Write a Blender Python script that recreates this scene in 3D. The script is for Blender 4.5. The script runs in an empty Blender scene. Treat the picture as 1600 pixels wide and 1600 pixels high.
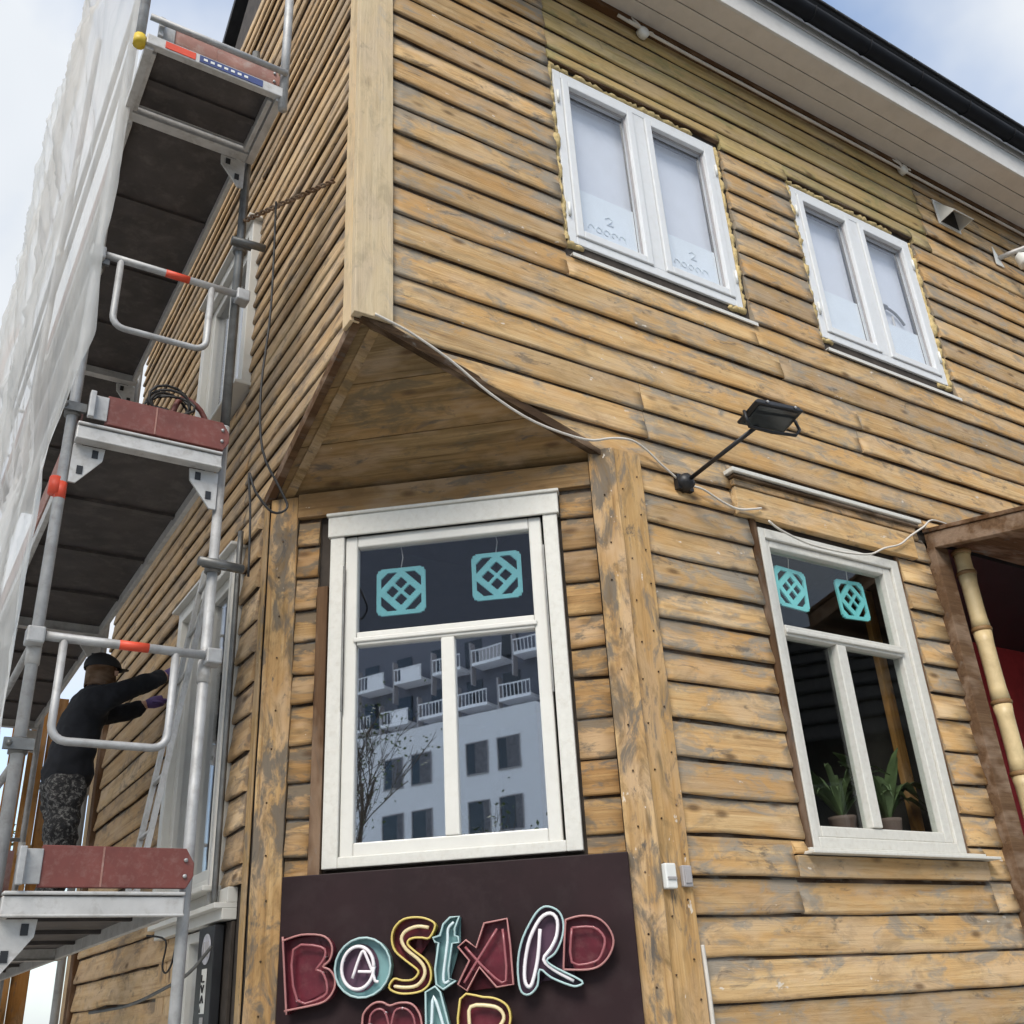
import bpy, bmesh, math, random
from mathutils import Vector, Matrix, noise
random.seed(7)
R_ = random.Random(11)
scn = bpy.context.scene
col = scn.collection

# ------------------------------------------------------------------ camera
cd = bpy.data.cameras.new("camera"); cam = bpy.data.objects.new("camera", cd); col.objects.link(cam)
cr = Vector((0.85159, -0.52157, -0.05257)); cu = Vector((-0.19068, -0.40161, 0.89574)); cf = Vector((0.4883, 0.75278, 0.44146))
M = Matrix.Identity(4)
for i in range(3):
    M[i][0] = cr[i]; M[i][1] = cu[i]; M[i][2] = -cf[i]
M[0][3], M[1][3], M[2][3] = -1.57876, -3.67526, 1.6
cam.matrix_world = M
cd.sensor_width = 36; cd.lens = 1579.5 / 1600 * 36; cd.clip_start = 0.05; cd.clip_end = 2000
scn.camera = cam

# ------------------------------------------------------------------ world, sun, exposure
SUN_AZ = Vector((-0.72, -0.69)); SUN_EL = 42.0
w = bpy.data.worlds.new("World"); scn.world = w; w.use_nodes = True
nt = w.node_tree; nt.nodes.clear()
out = nt.nodes.new("ShaderNodeOutputWorld"); bg = nt.nodes.new("ShaderNodeBackground")
sky = nt.nodes.new("ShaderNodeTexSky"); sky.sky_type = 'NISHITA'; sky.sun_disc = False
sky.sun_elevation = math.radians(SUN_EL); sky.sun_rotation = math.atan2(SUN_AZ.x, SUN_AZ.y)
sky.air_density = 1.0; sky.dust_density = 1.0; sky.ozone_density = 1.5
tc = nt.nodes.new("ShaderNodeTexCoord"); mp = nt.nodes.new("ShaderNodeMapping")
mp.inputs['Location'].default_value = (3.09, 2.81, 4.68); mp.inputs['Scale'].default_value = (1.0, 1.0, 1.0)
n1 = nt.nodes.new("ShaderNodeTexNoise"); n1.inputs['Scale'].default_value = 1.5; n1.inputs['Detail'].default_value = 6; n1.inputs['Roughness'].default_value = 0.5
n1.inputs['Distortion'].default_value = 0.12
cr1 = nt.nodes.new("ShaderNodeValToRGB"); cr1.color_ramp.elements[0].position = 0.37; cr1.color_ramp.elements[1].position = 0.55
n2 = nt.nodes.new("ShaderNodeTexNoise"); n2.inputs['Scale'].default_value = 2.0; n2.inputs['Detail'].default_value = 4
cr2 = nt.nodes.new("ShaderNodeValToRGB")
cr2.color_ramp.elements[0].position = 0.3; cr2.color_ramp.elements[0].color = (4.9, 5.3, 5.8, 1)
cr2.color_ramp.elements[1].position = 0.7; cr2.color_ramp.elements[1].color = (7.0, 7.2, 7.45, 1)
mx = nt.nodes.new("ShaderNodeMixRGB")
sm = nt.nodes.new("ShaderNodeMixRGB"); sm.blend_type = 'MULTIPLY'; sm.inputs[0].default_value = 1; sm.inputs[2].default_value = (1.9, 2.05, 2.1, 1)
L = nt.links.new
L(tc.outputs['Generated'], mp.inputs['Vector']); L(mp.outputs[0], n1.inputs['Vector']); L(mp.outputs[0], n2.inputs['Vector'])
L(n1.outputs[0], cr1.inputs[0]); L(n2.outputs[0], cr2.inputs[0]); L(cr1.outputs[0], mx.inputs[0])
L(sky.outputs[0], sm.inputs[1]); L(sm.outputs[0], mx.inputs[1]); L(cr2.outputs[0], mx.inputs[2]); L(mx.outputs[0], bg.inputs[0])
w.cycles.sampling_method = 'MANUAL'; w.cycles.sample_map_resolution = 512; bg.inputs[1].default_value = 0.1; L(bg.outputs[0], out.inputs[0])
sl = bpy.data.lights.new("sun", 'SUN'); sl.energy = 2.8; sl.angle = math.radians(30); sl.color = (1.0, 0.95, 0.87)
so = bpy.data.objects.new("sun", sl); col.objects.link(so)
ce = math.cos(math.radians(SUN_EL)); a_ = SUN_AZ.normalized()
sd = Vector((a_.x * ce, a_.y * ce, math.sin(math.radians(SUN_EL))))
so.rotation_euler = sd.to_track_quat('Z', 'Y').to_euler(); so.location = sd * 60
cy_ = scn.cycles; cy_.max_bounces = 7; cy_.diffuse_bounces = 3; cy_.glossy_bounces = 3; cy_.transparent_max_bounces = 12; cy_.use_adaptive_sampling = True; cy_.adaptive_threshold = 0.03
vs = scn.view_settings; vs.view_transform = 'Standard'; vs.look = 'None'; vs.gamma = 1; vs.use_curve_mapping = False
vs.exposure = 0.5

# ------------------------------------------------------------------ material helpers
MATS = {}
def newmat(name):
    m = bpy.data.materials.new(name); m.use_nodes = True; MATS[name] = m
    return m, m.node_tree, m.node_tree.nodes["Principled BSDF"]
def node(nt, t, **kw):
    n = nt.nodes.new(t)
    for k, v in kw.items():
        if k in n.inputs.keys(): n.inputs[k].default_value = v
        else: setattr(n, k, v)
    return n
def ramp(nt, src, stops):
    r = nt.nodes.new("ShaderNodeValToRGB"); e = r.color_ramp.elements
    while len(e) < len(stops): e.new(0.5)
    for i, (p, c) in enumerate(stops):
        e[i].position = p; e[i].color = (c, c, c, 1) if isinstance(c, (int, float)) else (*c, 1)
    nt.links.new(src, r.inputs[0]); return r
def mixc(nt, fac, a, b, mode='MIX'):
    m = nt.nodes.new("ShaderNodeMixRGB"); m.blend_type = mode
    for i, v in ((0, fac), (1, a), (2, b)):
        if isinstance(v, (int, float)): m.inputs[i].default_value = v
        elif isinstance(v, tuple): m.inputs[i].default_value = (*v, 1)
        else: nt.links.new(v, m.inputs[i])
    return m.outputs[0]
def coords(nt, scale, rnd=True, loc=(0, 0, 0)):
    tc = nt.nodes.new("ShaderNodeTexCoord"); src = tc.outputs['Object']
    if rnd:
        oi = nt.nodes.new("ShaderNodeObjectInfo"); mu = node(nt, "ShaderNodeMath", operation='MULTIPLY'); mu.inputs[1].default_value = 173.3
        nt.links.new(oi.outputs['Random'], mu.inputs[0])
        ad = node(nt, "ShaderNodeVectorMath", operation='ADD'); nt.links.new(src, ad.inputs[0]); nt.links.new(mu.outputs[0], ad.inputs[1]); src = ad.outputs[0]
    m = nt.nodes.new("ShaderNodeMapping"); m.inputs['Scale'].default_value = scale; m.inputs['Location'].default_value = loc
    nt.links.new(src, m.inputs[0]); return m.outputs[0]
def nz(nt, vec, scale=1, detail=4, rough=0.5, dist=0):
    n = node(nt, "ShaderNodeTexNoise", Scale=scale, Detail=detail, Roughness=rough, Distortion=dist)
    nt.links.new(vec, n.inputs['Vector']); return n.outputs[0]

def wood(name, dark, mid, light, grey=(0.2, 0.19, 0.17), greyamt=0.5, fleck=0.5, tint=(0.4, 0.2, 0.1), rough=0.85, knots=1.0, dirt=0.3, hard=0.0, stain=0.5):
    """local X is the grain direction"""
    m, nt, b = newmat(name)
    g = nz(nt, coords(nt, (0.8, 24, 24)), 1.3, 4, 0.68, 0.8)
    c = ramp(nt, g, [(0.27, dark), (0.45, mid), (0.7, light)]).outputs[0]
    # slow colour drift along and across boards, two hues
    p = node(nt, "ShaderNodeTexNoise", Scale=1.5, Detail=3, Roughness=0.62); nt.links.new(coords(nt, (1.5, 4, 4)), p.inputs['Vector'])
    sp = nt.nodes.new("ShaderNodeSeparateColor"); nt.links.new(p.outputs['Color'], sp.inputs[0])
    c = mixc(nt, ramp(nt, sp.outputs[0], [(0.44, 0.0), (0.6, 0.6)]).outputs[0], c, tint)
    c = mixc(nt, ramp(nt, sp.outputs[1], [(0.48, 0.0), (0.62, 0.6)]).outputs[0], c, tuple(min(1, 0.5 * (x + y)) for x, y in zip(light, (0.45, 0.35, 0.28))))
    oi = nt.nodes.new("ShaderNodeObjectInfo")
    c = mixc(nt, 1.0, c, ramp(nt, oi.outputs['Random'], [(0.0, (0.74, 0.74, 0.76)), (0.28, (1.0, 0.97, 0.92)), (0.6, (1.16, 1.14, 1.1)), (0.8, (0.98, 0.9, 0.8)), (1.0, (0.84, 0.8, 0.75))]).outputs[0], 'MULTIPLY')
    # old paint left in blotches, more of it at board ends and in the laps
    q = node(nt, "ShaderNodeTexNoise", Scale=1.7, Detail=6, Roughness=0.7, Distortion=0.5); nt.links.new(coords(nt, (2.6, 6.5, 6.5)), q.inputs['Vector'])
    sq = nt.nodes.new("ShaderNodeSeparateColor"); nt.links.new(q.outputs['Color'], sq.inputs[0])
    at = nt.nodes.new("ShaderNodeAttribute"); at.attribute_name = 'wear'
    wa = node(nt, "ShaderNodeMath", operation='MULTIPLY_ADD'); nt.links.new(at.outputs['Fac'], wa.inputs[0]); wa.inputs[1].default_value = 0.17; nt.links.new(sq.outputs[0], wa.inputs[2])
    # stripping went further in some stretches of wall than in others
    gp = nt.nodes.new("ShaderNodeNewGeometry"); bigm = nt.nodes.new("ShaderNodeMapping"); bigm.inputs['Scale'].default_value = (1, 1, 1.6); nt.links.new(gp.outputs['Position'], bigm.inputs[0])
    big = nz(nt, bigm.outputs[0], 1.25, 3, 0.55)
    bm_ = node(nt, "ShaderNodeMath", operation='MULTIPLY_ADD'); nt.links.new(big, bm_.inputs[0]); bm_.inputs[1].default_value = 0.42; bm_.inputs[2].default_value = -0.21
    wb = node(nt, "ShaderNodeMath", operation='ADD'); nt.links.new(wa.outputs[0], wb.inputs[0]); nt.links.new(bm_.outputs[0], wb.inputs[1]); wa = wb
    t0 = 0.66 - 0.2 * greyamt; wd = 0.13 - 0.09 * hard
    c = mixc(nt, ramp(nt, wa.outputs[0], [(t0, 0.0), (t0 + wd, 0.85)]).outputs[0], c, grey)
    # mottled stains across the grain
    c = mixc(nt, ramp(nt, sq.outputs[1], [(0.5, 0.0), (0.68, stain)]).outputs[0], c, tuple(x * 0.5 for x in mid))
    c = mixc(nt, ramp(nt, sq.outputs[2], [(0.59, 0.0), (0.67, 0.3 + dirt)]).outputs[0], c, (0.10, 0.09, 0.08))
    # pale flecks of filler and primer, knots
    f = node(nt, "ShaderNodeTexNoise", Scale=2.6, Detail=3, Roughness=0.6); nt.links.new(coords(nt, (5, 9, 9)), f.inputs['Vector'])
    t1 = 0.79 - 0.1 * fleck
    if fleck > 0: c = mixc(nt, ramp(nt, f.outputs[0], [(t1, 0.0), (t1 + 0.03, 0.8)]).outputs[0], c, (0.66, 0.60, 0.52))
    v = node(nt, "ShaderNodeTexVoronoi", Scale=1.0); nt.links.new(coords(nt, (2.6, 6.2, 6.2)), v.inputs['Vector'])
    c = mixc(nt, ramp(nt, v.outputs['Distance'], [(0.05, 0.75 * knots), (0.15, 0.0)]).outputs[0], c, (0.10, 0.055, 0.028))
    nt.links.new(c, b.inputs['Base Color']); b.inputs['Roughness'].default_value = rough
    b.inputs['Specular IOR Level'].default_value = 0.2
    bu = node(nt, "ShaderNodeBump", Strength=0.7, Distance=0.007)
    ad = node(nt, "ShaderNodeMath", operation='ADD'); nt.links.new(g, ad.inputs[0]); nt.links.new(sq.outputs[0], ad.inputs[1])
    nt.links.new(ad.outputs[0], bu.inputs['Height']); nt.links.new(bu.outputs[0], b.inputs['Normal'])
    return m
def plain(name, c, rough=0.6, metal=0.0, var=0.15, scale=8, bump=0.0, dirt=None, dirtamt=0.4, spec=0.5, dscale=5):
    m, nt, b = newmat(name)
    a = nz(nt, coords(nt, (1, 1, 1)), scale, 5, 0.6)
    k = ramp(nt, a, [(0.3, 1 - var), (0.7, 1 + var)]).outputs[0]
    cc = mixc(nt, 1.0, c, k, 'MULTIPLY')
    if dirt:
        d = nz(nt, coords(nt, (1, 1, 1), True, (3, 5, 1)), dscale, 7, 0.7, 0.3)
        cc = mixc(nt, ramp(nt, d, [(0.5, 0.0), (0.72, dirtamt)]).outputs[0], cc, dirt)
    nt.links.new(cc, b.inputs['Base Color'])
    b.inputs['Roughness'].default_value = rough; b.inputs['Metallic'].default_value = metal; b.inputs['Specular IOR Level'].default_value = spec
    if bump:
        bu = node(nt, "ShaderNodeBump", Strength=bump, Distance=0.01); nt.links.new(a, bu.inputs['Height']); nt.links.new(bu.outputs[0], b.inputs['Normal'])
    return m
def glass(name, refl, mult=2.0, tint=(0.86, 0.9, 0.9)):
    m = bpy.data.materials.new(name); m.use_nodes = True; nt = m.node_tree; nt.nodes.clear()
    o = nt.nodes.new("ShaderNodeOutputMaterial"); tr = node(nt, "ShaderNodeBsdfTransparent"); tr.inputs[0].default_value = (*tint, 1)
    gl = node(nt, "ShaderNodeBsdfGlossy"); gl.inputs['Roughness'].default_value = 0.012; gl.inputs['Color'].default_value = (0.93, 0.95, 1.0, 1)
    fr = node(nt, "ShaderNodeLayerWeight"); fr.inputs['Blend'].default_value = 0.5
    pw = node(nt, "ShaderNodeMath", operation='POWER'); nt.links.new(fr.outputs['Facing'], pw.inputs[0]); pw.inputs[1].default_value = 4.0
    ma = node(nt, "ShaderNodeMath", operation='MULTIPLY_ADD', use_clamp=True)
    ma.inputs[1].default_value = mult; ma.inputs[2].default_value = refl
    mxs = nt.nodes.new("ShaderNodeMixShader")
    # slightly wavy old panes
    bu = node(nt, "ShaderNodeBump", Strength=0.03, Distance=0.01); nt.links.new(nz(nt, coords(nt, (1, 1, 1)), 1.8, 2), bu.inputs['Height'])
    nt.links.new(bu.outputs[0], gl.inputs['Normal'])
    nt.links.new(pw.outputs[0], ma.inputs[0]); nt.links.new(ma.outputs[0], mxs.inputs[0]); nt.links.new(tr.outputs[0], mxs.inputs[1]); nt.links.new(gl.outputs[0], mxs.inputs[2])
    nt.links.new(mxs.outputs[0], o.inputs[0]); MATS[name] = m; return m

PINE = wood('sanded_pine', (0.30, 0.185, 0.09), (0.485, 0.325, 0.163), (0.61, 0.45, 0.255), grey=(0.275, 0.25, 0.21), greyamt=0.62, fleck=0.85, tint=(0.53, 0.315, 0.125), dirt=0.35, stain=0.5)
PINE_SIDE = wood('weathered_pine', (0.28, 0.18, 0.10), (0.46, 0.325, 0.19), (0.6, 0.46, 0.295), grey=(0.23, 0.18, 0.135), greyamt=0.6, fleck=0.25, tint=(0.5, 0.33, 0.17))
PINE_NEW = wood('greenish_new_pine', (0.34, 0.24, 0.1), (0.5, 0.375, 0.18), (0.6, 0.48, 0.26), grey=(0.33, 0.285, 0.13), greyamt=0.5, fleck=0.15, tint=(0.5, 0.37, 0.16), dirt=0.15)
GROOVE = wood('groove_paint_and_shade', (0.03, 0.018, 0.01), (0.055, 0.034, 0.019), (0.11, 0.07, 0.038), greyamt=0.2, fleck=0, tint=(0.05, 0.03, 0.02), knots=0)  # old paint left in the laps, darkened to paint in their shadow lines
POST = wood('flaking_post', (0.17, 0.1, 0.045), (0.35, 0.22, 0.1), (0.52, 0.36, 0.185), grey=(0.125, 0.115, 0.1), greyamt=0.95, fleck=0.9, tint=(0.36, 0.21, 0.09), dirt=0.6, hard=0.25, stain=0.85)
POSTR = wood('cleaner_post', (0.3, 0.18, 0.08), (0.48, 0.32, 0.15), (0.6, 0.43, 0.23), grey=(0.2, 0.17, 0.135), greyamt=0.55, fleck=0.85, tint=(0.46, 0.29, 0.13), dirt=0.55, hard=0.3, stain=0.75)
STUB = wood('dark_stub_pine', (0.19, 0.11, 0.048), (0.34, 0.205, 0.09), (0.47, 0.31, 0.145), grey=(0.15, 0.125, 0.095), greyamt=0.62, fleck=0.7, tint=(0.33, 0.19, 0.08), dirt=0.4, hard=0.4)
PALE = wood('pale_new_board', (0.50, 0.395, 0.255), (0.61, 0.495, 0.33), (0.69, 0.58, 0.405), grey=(0.45, 0.38, 0.29), greyamt=0.25, fleck=0, tint=(0.63, 0.49, 0.315), knots=0.25, dirt=0.0)
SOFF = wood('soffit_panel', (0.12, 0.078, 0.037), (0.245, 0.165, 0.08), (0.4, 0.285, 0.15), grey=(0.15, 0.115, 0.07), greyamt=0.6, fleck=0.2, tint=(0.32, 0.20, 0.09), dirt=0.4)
ORANGE = wood('orange_plank', (0.24, 0.11, 0.035), (0.4, 0.2, 0.065), (0.5, 0.28, 0.1), greyamt=0.2, fleck=0, tint=(0.42, 0.2, 0.06))
BROWN = wood('brown_stained_wood', (0.06, 0.032, 0.016), (0.1, 0.055, 0.027), (0.14, 0.08, 0.042), greyamt=0.2, fleck=0, tint=(0.1, 0.05, 0.025), knots=0.2)
BROWNL = wood('brown_frame_wood', (0.075, 0.042, 0.024), (0.12, 0.07, 0.04), (0.16, 0.1, 0.058), greyamt=0.1, fleck=0, tint=(0.11, 0.062, 0.034), knots=0.1, stain=0.2, dirt=0.0)
TAR = plain('dark_sheathing', (0.045, 0.035, 0.028), 0.9, var=0.4, scale=12)
WHITE = plain('white_window_paint', (0.64, 0.625, 0.58), 0.45, var=0.03, dirt=(0.5, 0.46, 0.4), dirtamt=0.2, dscale=26)
WHITEOLD = plain('chipped_white_paint', (0.62, 0.605, 0.555), 0.55, var=0.05, scale=30, bump=0.08, dirt=(0.42, 0.36, 0.28), dirtamt=0.3, dscale=34)
PVC = plain('white_plastic_frame', (0.68, 0.69, 0.7), 0.35, var=0.02, dirt=(0.5, 0.47, 0.4), dirtamt=0.2, dscale=22)
SOFW = plain('cream_soffit_paint', (0.58, 0.525, 0.465), 0.6, var=0.05, dirt=(0.33, 0.3, 0.26), dirtamt=0.3, dscale=3)
FASC = plain('white_fascia', (0.58, 0.565, 0.54), 0.5, var=0.04, dirt=(0.4, 0.37, 0.34), dirtamt=0.3, dscale=4)
GUT = plain('black_gutter', (0.008, 0.009, 0.012), 0.7, var=0.3, spec=0.2)
ROOFM = plain('black_roof_tiles', (0.02, 0.02, 0.022), 0.7, var=0.4, bump=0.4)
FOAM = plain('yellow_foam', (0.55, 0.42, 0.2), 0.95, var=0.25, scale=40, bump=0.7, dirt=(0.3, 0.2, 0.1), dscale=14)
ALU = plain('galvanised_steel', (0.40, 0.40, 0.40), 0.6, 0.4, var=0.18, scale=10, dirt=(0.2, 0.18, 0.16), dirtamt=0.5, dscale=14)
ALUW = plain('pale_aluminium', (0.5, 0.49, 0.475), 0.55, 0.3, var=0.12, scale=10, dirt=(0.24, 0.21, 0.18), dirtamt=0.55, dscale=16)
DARKST = plain('dull_steel', (0.17, 0.17, 0.165), 0.5, 0.7, var=0.3, dirt=(0.08, 0.07, 0.06), dscale=14)
PLY = plain('dark_deck_plywood', (0.05, 0.042, 0.04), 0.6, var=0.35, scale=5, dirt=(0.15, 0.13, 0.115), dirtamt=0.45, dscale=9)
TOE = plain('red_toe_board', (0.15, 0.04, 0.032), 0.65, var=0.2, scale=6, dirt=(0.3, 0.2, 0.17), dirtamt=0.3, dscale=30)
TOEW = plain('worn_toe_board', (0.3, 0.15, 0.12), 0.7, var=0.2, dirt=(0.45, 0.4, 0.36), dirtamt=0.6, dscale=14)
REDB = plain('red_band', (0.65, 0.07, 0.03), 0.5, var=0.1)
YEL = plain('yellow_cap', (0.6, 0.42, 0.03), 0.5, var=0.1)
BLUE = plain('blue_sticker', (0.04, 0.06, 0.18), 0.5, var=0.2)
BLACK = plain('black_plastic', (0.012, 0.012, 0.014), 0.45, var=0.3)
RUB = plain('black_cable', (0.015, 0.013, 0.012), 0.6, var=0.3)
CABW = plain('white_cable', (0.62, 0.58, 0.52), 0.5, var=0.12)
BOXW = plain('white_box_plastic', (0.72, 0.72, 0.69), 0.4, var=0.05)
GREYB = plain('grey_box_plastic', (0.36, 0.34, 0.34), 0.5, var=0.08)
SIGNM = plain('maroon_black_sign', (0.02, 0.0085, 0.01), 0.55, var=0.25, scale=3, spec=0.22, dirt=(0.05, 0.035, 0.035), dirtamt=0.3, dscale=6)
LRED = plain('sign_red', (0.11, 0.014, 0.024), 0.3, var=0.25, scale=14, dirt=(0.2, 0.09, 0.09), dirtamt=0.4, dscale=18)
LREDR = plain('sign_red_rim', (0.4, 0.18, 0.17), 0.35, var=0.15)
LCY = plain('sign_cyan', (0.2, 0.36, 0.37), 0.3, var=0.12)
LCYR = plain('sign_cyan_rim', (0.38, 0.52, 0.52), 0.35, var=0.1)
LYE = plain('sign_yellow', (0.4, 0.27, 0.03), 0.3, var=0.15)
LYER = plain('sign_yellow_rim', (0.62, 0.48, 0.14), 0.35, var=0.1)
NEOW = plain('neon_white_tube', (0.82, 0.76, 0.78), 0.2, var=0.05)
NEOY = plain('neon_pale_yellow_tube', (0.72, 0.6, 0.36), 0.2, var=0.05)
NEOC = plain('neon_pale_cyan_tube', (0.62, 0.72, 0.74), 0.2, var=0.05)
NEOR = plain('neon_dusty_red_tube', (0.3, 0.1, 0.11), 0.25, var=0.1)
NEOP = plain('dark_purple_backing', (0.09, 0.045, 0.075), 0.3, var=0.15)
CYAN = plain('turquoise_ornament', (0.22, 0.68, 0.7), 0.45, var=0.08)
ROOM = plain('dark_room_wall', (0.05, 0.045, 0.04), 0.9, var=0.2)
REDW = plain('dark_red_porch_wall', (0.34, 0.025, 0.03), 0.8, var=0.2)
BLIND = plain('pale_blind', (0.66, 0.69, 0.76), 0.8, var=0.03)
FILM = plain('paper_film', (0.73, 0.785, 0.84), 0.7, var=0.03)
PRINT = plain('faint_grey_print', (0.67, 0.73, 0.78), 0.7, var=0.1)
BAMB = plain('bamboo', (0.56, 0.43, 0.23), 0.45, var=0.2, scale=5, dirt=(0.3, 0.19, 0.08), dscale=7)
BAMN = plain('bamboo_joint', (0.2, 0.11, 0.04), 0.6, var=0.2)
TERRA = plain('brown_clay_pot', (0.14, 0.095, 0.08), 0.7, var=0.15)
LEAF = plain('house_plant_leaf', (0.09, 0.13, 0.055), 0.5, var=0.4, scale=6)
LEAFT = plain('tree_leaf', (0.09, 0.13, 0.035), 0.6, var=0.45, scale=2)
BARK = plain('tree_bark', (0.1, 0.08, 0.06), 0.9, var=0.3, bump=0.4)
SKIN = plain('skin', (0.5, 0.3, 0.22), 0.55, var=0.08)
NAVY = plain('black_navy_sweater', (0.006, 0.007, 0.011), 0.9, var=0.3, bump=0.1)
TROU = plain('paint_splashed_trousers', (0.014, 0.013, 0.014), 0.9, var=0.3, dirt=(0.5, 0.48, 0.45), dirtamt=0.55, dscale=45)
GLOVE = plain('purple_glove', (0.1, 0.06, 0.2), 0.6, var=0.2)
CAPM = plain('black_cap', (0.01, 0.01, 0.012), 0.8, var=0.3)
ASPH = plain('asphalt', (0.075, 0.075, 0.075), 0.9, var=0.3, scale=30, bump=0.3)
PAVE = plain('paving_concrete', (0.4, 0.39, 0.36), 0.85, var=0.15, scale=6, bump=0.2)
RENDERW = plain('white_render', (0.9, 0.9, 0.9), 0.8, var=0.04)
CONC = plain('grey_tower_wall', (0.14, 0.145, 0.17), 0.8, var=0.1)
CURT = plain('grey_curtain', (0.16, 0.16, 0.17), 0.9, var=0.3, scale=6)
DARKG = plain('dark_window_glass', (0.03, 0.035, 0.04), 0.1, var=0.2)
HOUSED = plain('dark_brown_cladding', (0.05, 0.03, 0.022), 0.8, var=0.2)
POSTER = plain('dark_posters', (0.05, 0.05, 0.065), 0.6, var=0.6, scale=9, dirt=(0.3, 0.3, 0.36), dirtamt=0.6, dscale=12)
STICK = plain('grey_sticker', (0.42, 0.42, 0.46), 0.5, var=0.3, scale=20)
GL_MAIN = glass('reflective_pane', 0.52, 0.4, (0.97, 0.98, 0.99))
GL_TOP = glass('top_pane', 0.22, 0.4, (0.98, 0.98, 0.99))
GL_DARK = glass('clear_pane', 0.025, 0.6, (0.94, 0.96, 0.95))
GL_UP = glass('upper_pane', 0.07, 0.5, (0.98, 0.985, 0.99))
# thin white scaffold sheeting
m = bpy.data.materials.new('white_sheeting'); m.use_nodes = True; nt = m.node_tree; nt.nodes.clear(); MATS['net'] = m
o_ = nt.nodes.new("ShaderNodeOutputMaterial"); d_ = node(nt, "ShaderNodeBsdfDiffuse"); t_ = node(nt, "ShaderNodeBsdfTranslucent"); tp = node(nt, "ShaderNodeBsdfTransparent")
wv = nz(nt, coords(nt, (1, 3, 0.3), False), 3, 5, 0.65, 0.4)
cc = ramp(nt, wv, [(0.3, (0.66, 0.67, 0.66)), (0.5, (0.8, 0.8, 0.78)), (0.72, (0.88, 0.88, 0.86))]).outputs[0]
og = nz(nt, coords(nt, (1, 0.9, 0.45), False, (2, 0, 4)), 0.9, 2)
cc = mixc(nt, ramp(nt, og, [(0.66, 0.0), (0.69, 0.5)]).outputs[0], cc, (0.75, 0.33, 0.16))
nt.links.new(cc, d_.inputs[0]); nt.links.new(cc, t_.inputs[0])
m1 = nt.nodes.new("ShaderNodeMixShader"); m1.inputs[0].default_value = 0.5; m2 = nt.nodes.new("ShaderNodeMixShader"); m2.inputs[0].default_value = 0.4
bn = node(nt, "ShaderNodeBump", Strength=0.35, Distance=0.04); nt.links.new(nz(nt, coords(nt, (1, 3.0, 0.35), False, (1, 2, 3)), 2.6, 4, 0.6, 0.8), bn.inputs['Height']); nt.links.new(bn.outputs[0], d_.inputs['Normal'])
nt.links.new(d_.outputs[0], m1.inputs[1]); nt.links.new(t_.outputs[0], m1.inputs[2]); nt.links.new(m1.outputs[0], m2.inputs[1]); nt.links.new(tp.outputs[0], m2.inputs[2]); nt.links.new(m2.outputs[0], o_.inputs[0])
NET = m

# ------------------------------------------------------------------ object helpers
WM = {}
def link(o, parent=None, mat=None):
    """mat is the object's world matrix"""
    mat = mat or Matrix.Identity(4)
    col.objects.link(o)
    if parent is not None:
        o.parent = parent; o.matrix_parent_inverse = Matrix.Identity(4)
        o.matrix_basis = WM[parent.as_pointer()].inverted() @ mat
    else:
        o.matrix_basis = mat
    WM[o.as_pointer()] = mat.copy()
    return o
def tag(o, label=None, cat=None, group=None, kind=None):
    if label: o['label'] = label
    if cat: o['category'] = cat
    if group: o['group'] = group
    if kind: o['kind'] = kind
    return o
def thing(name, label, cat, loc=(0, 0, 0), group=None):
    o = bpy.data.objects.new(name, None); o.empty_display_size = 0.1
    link(o, None, Matrix.Translation(loc)); return tag(o, label, cat, group)
def frame_mat(o, x, z):
    x = Vector(x).normalized(); z = Vector(z).normalized(); y = z.cross(x).normalized(); z = x.cross(y)
    m = Matrix.Identity(4)
    for i in range(3):
        m[i][0] = x[i]; m[i][1] = y[i]; m[i][2] = z[i]; m[i][3] = o[i]
    return m
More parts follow.
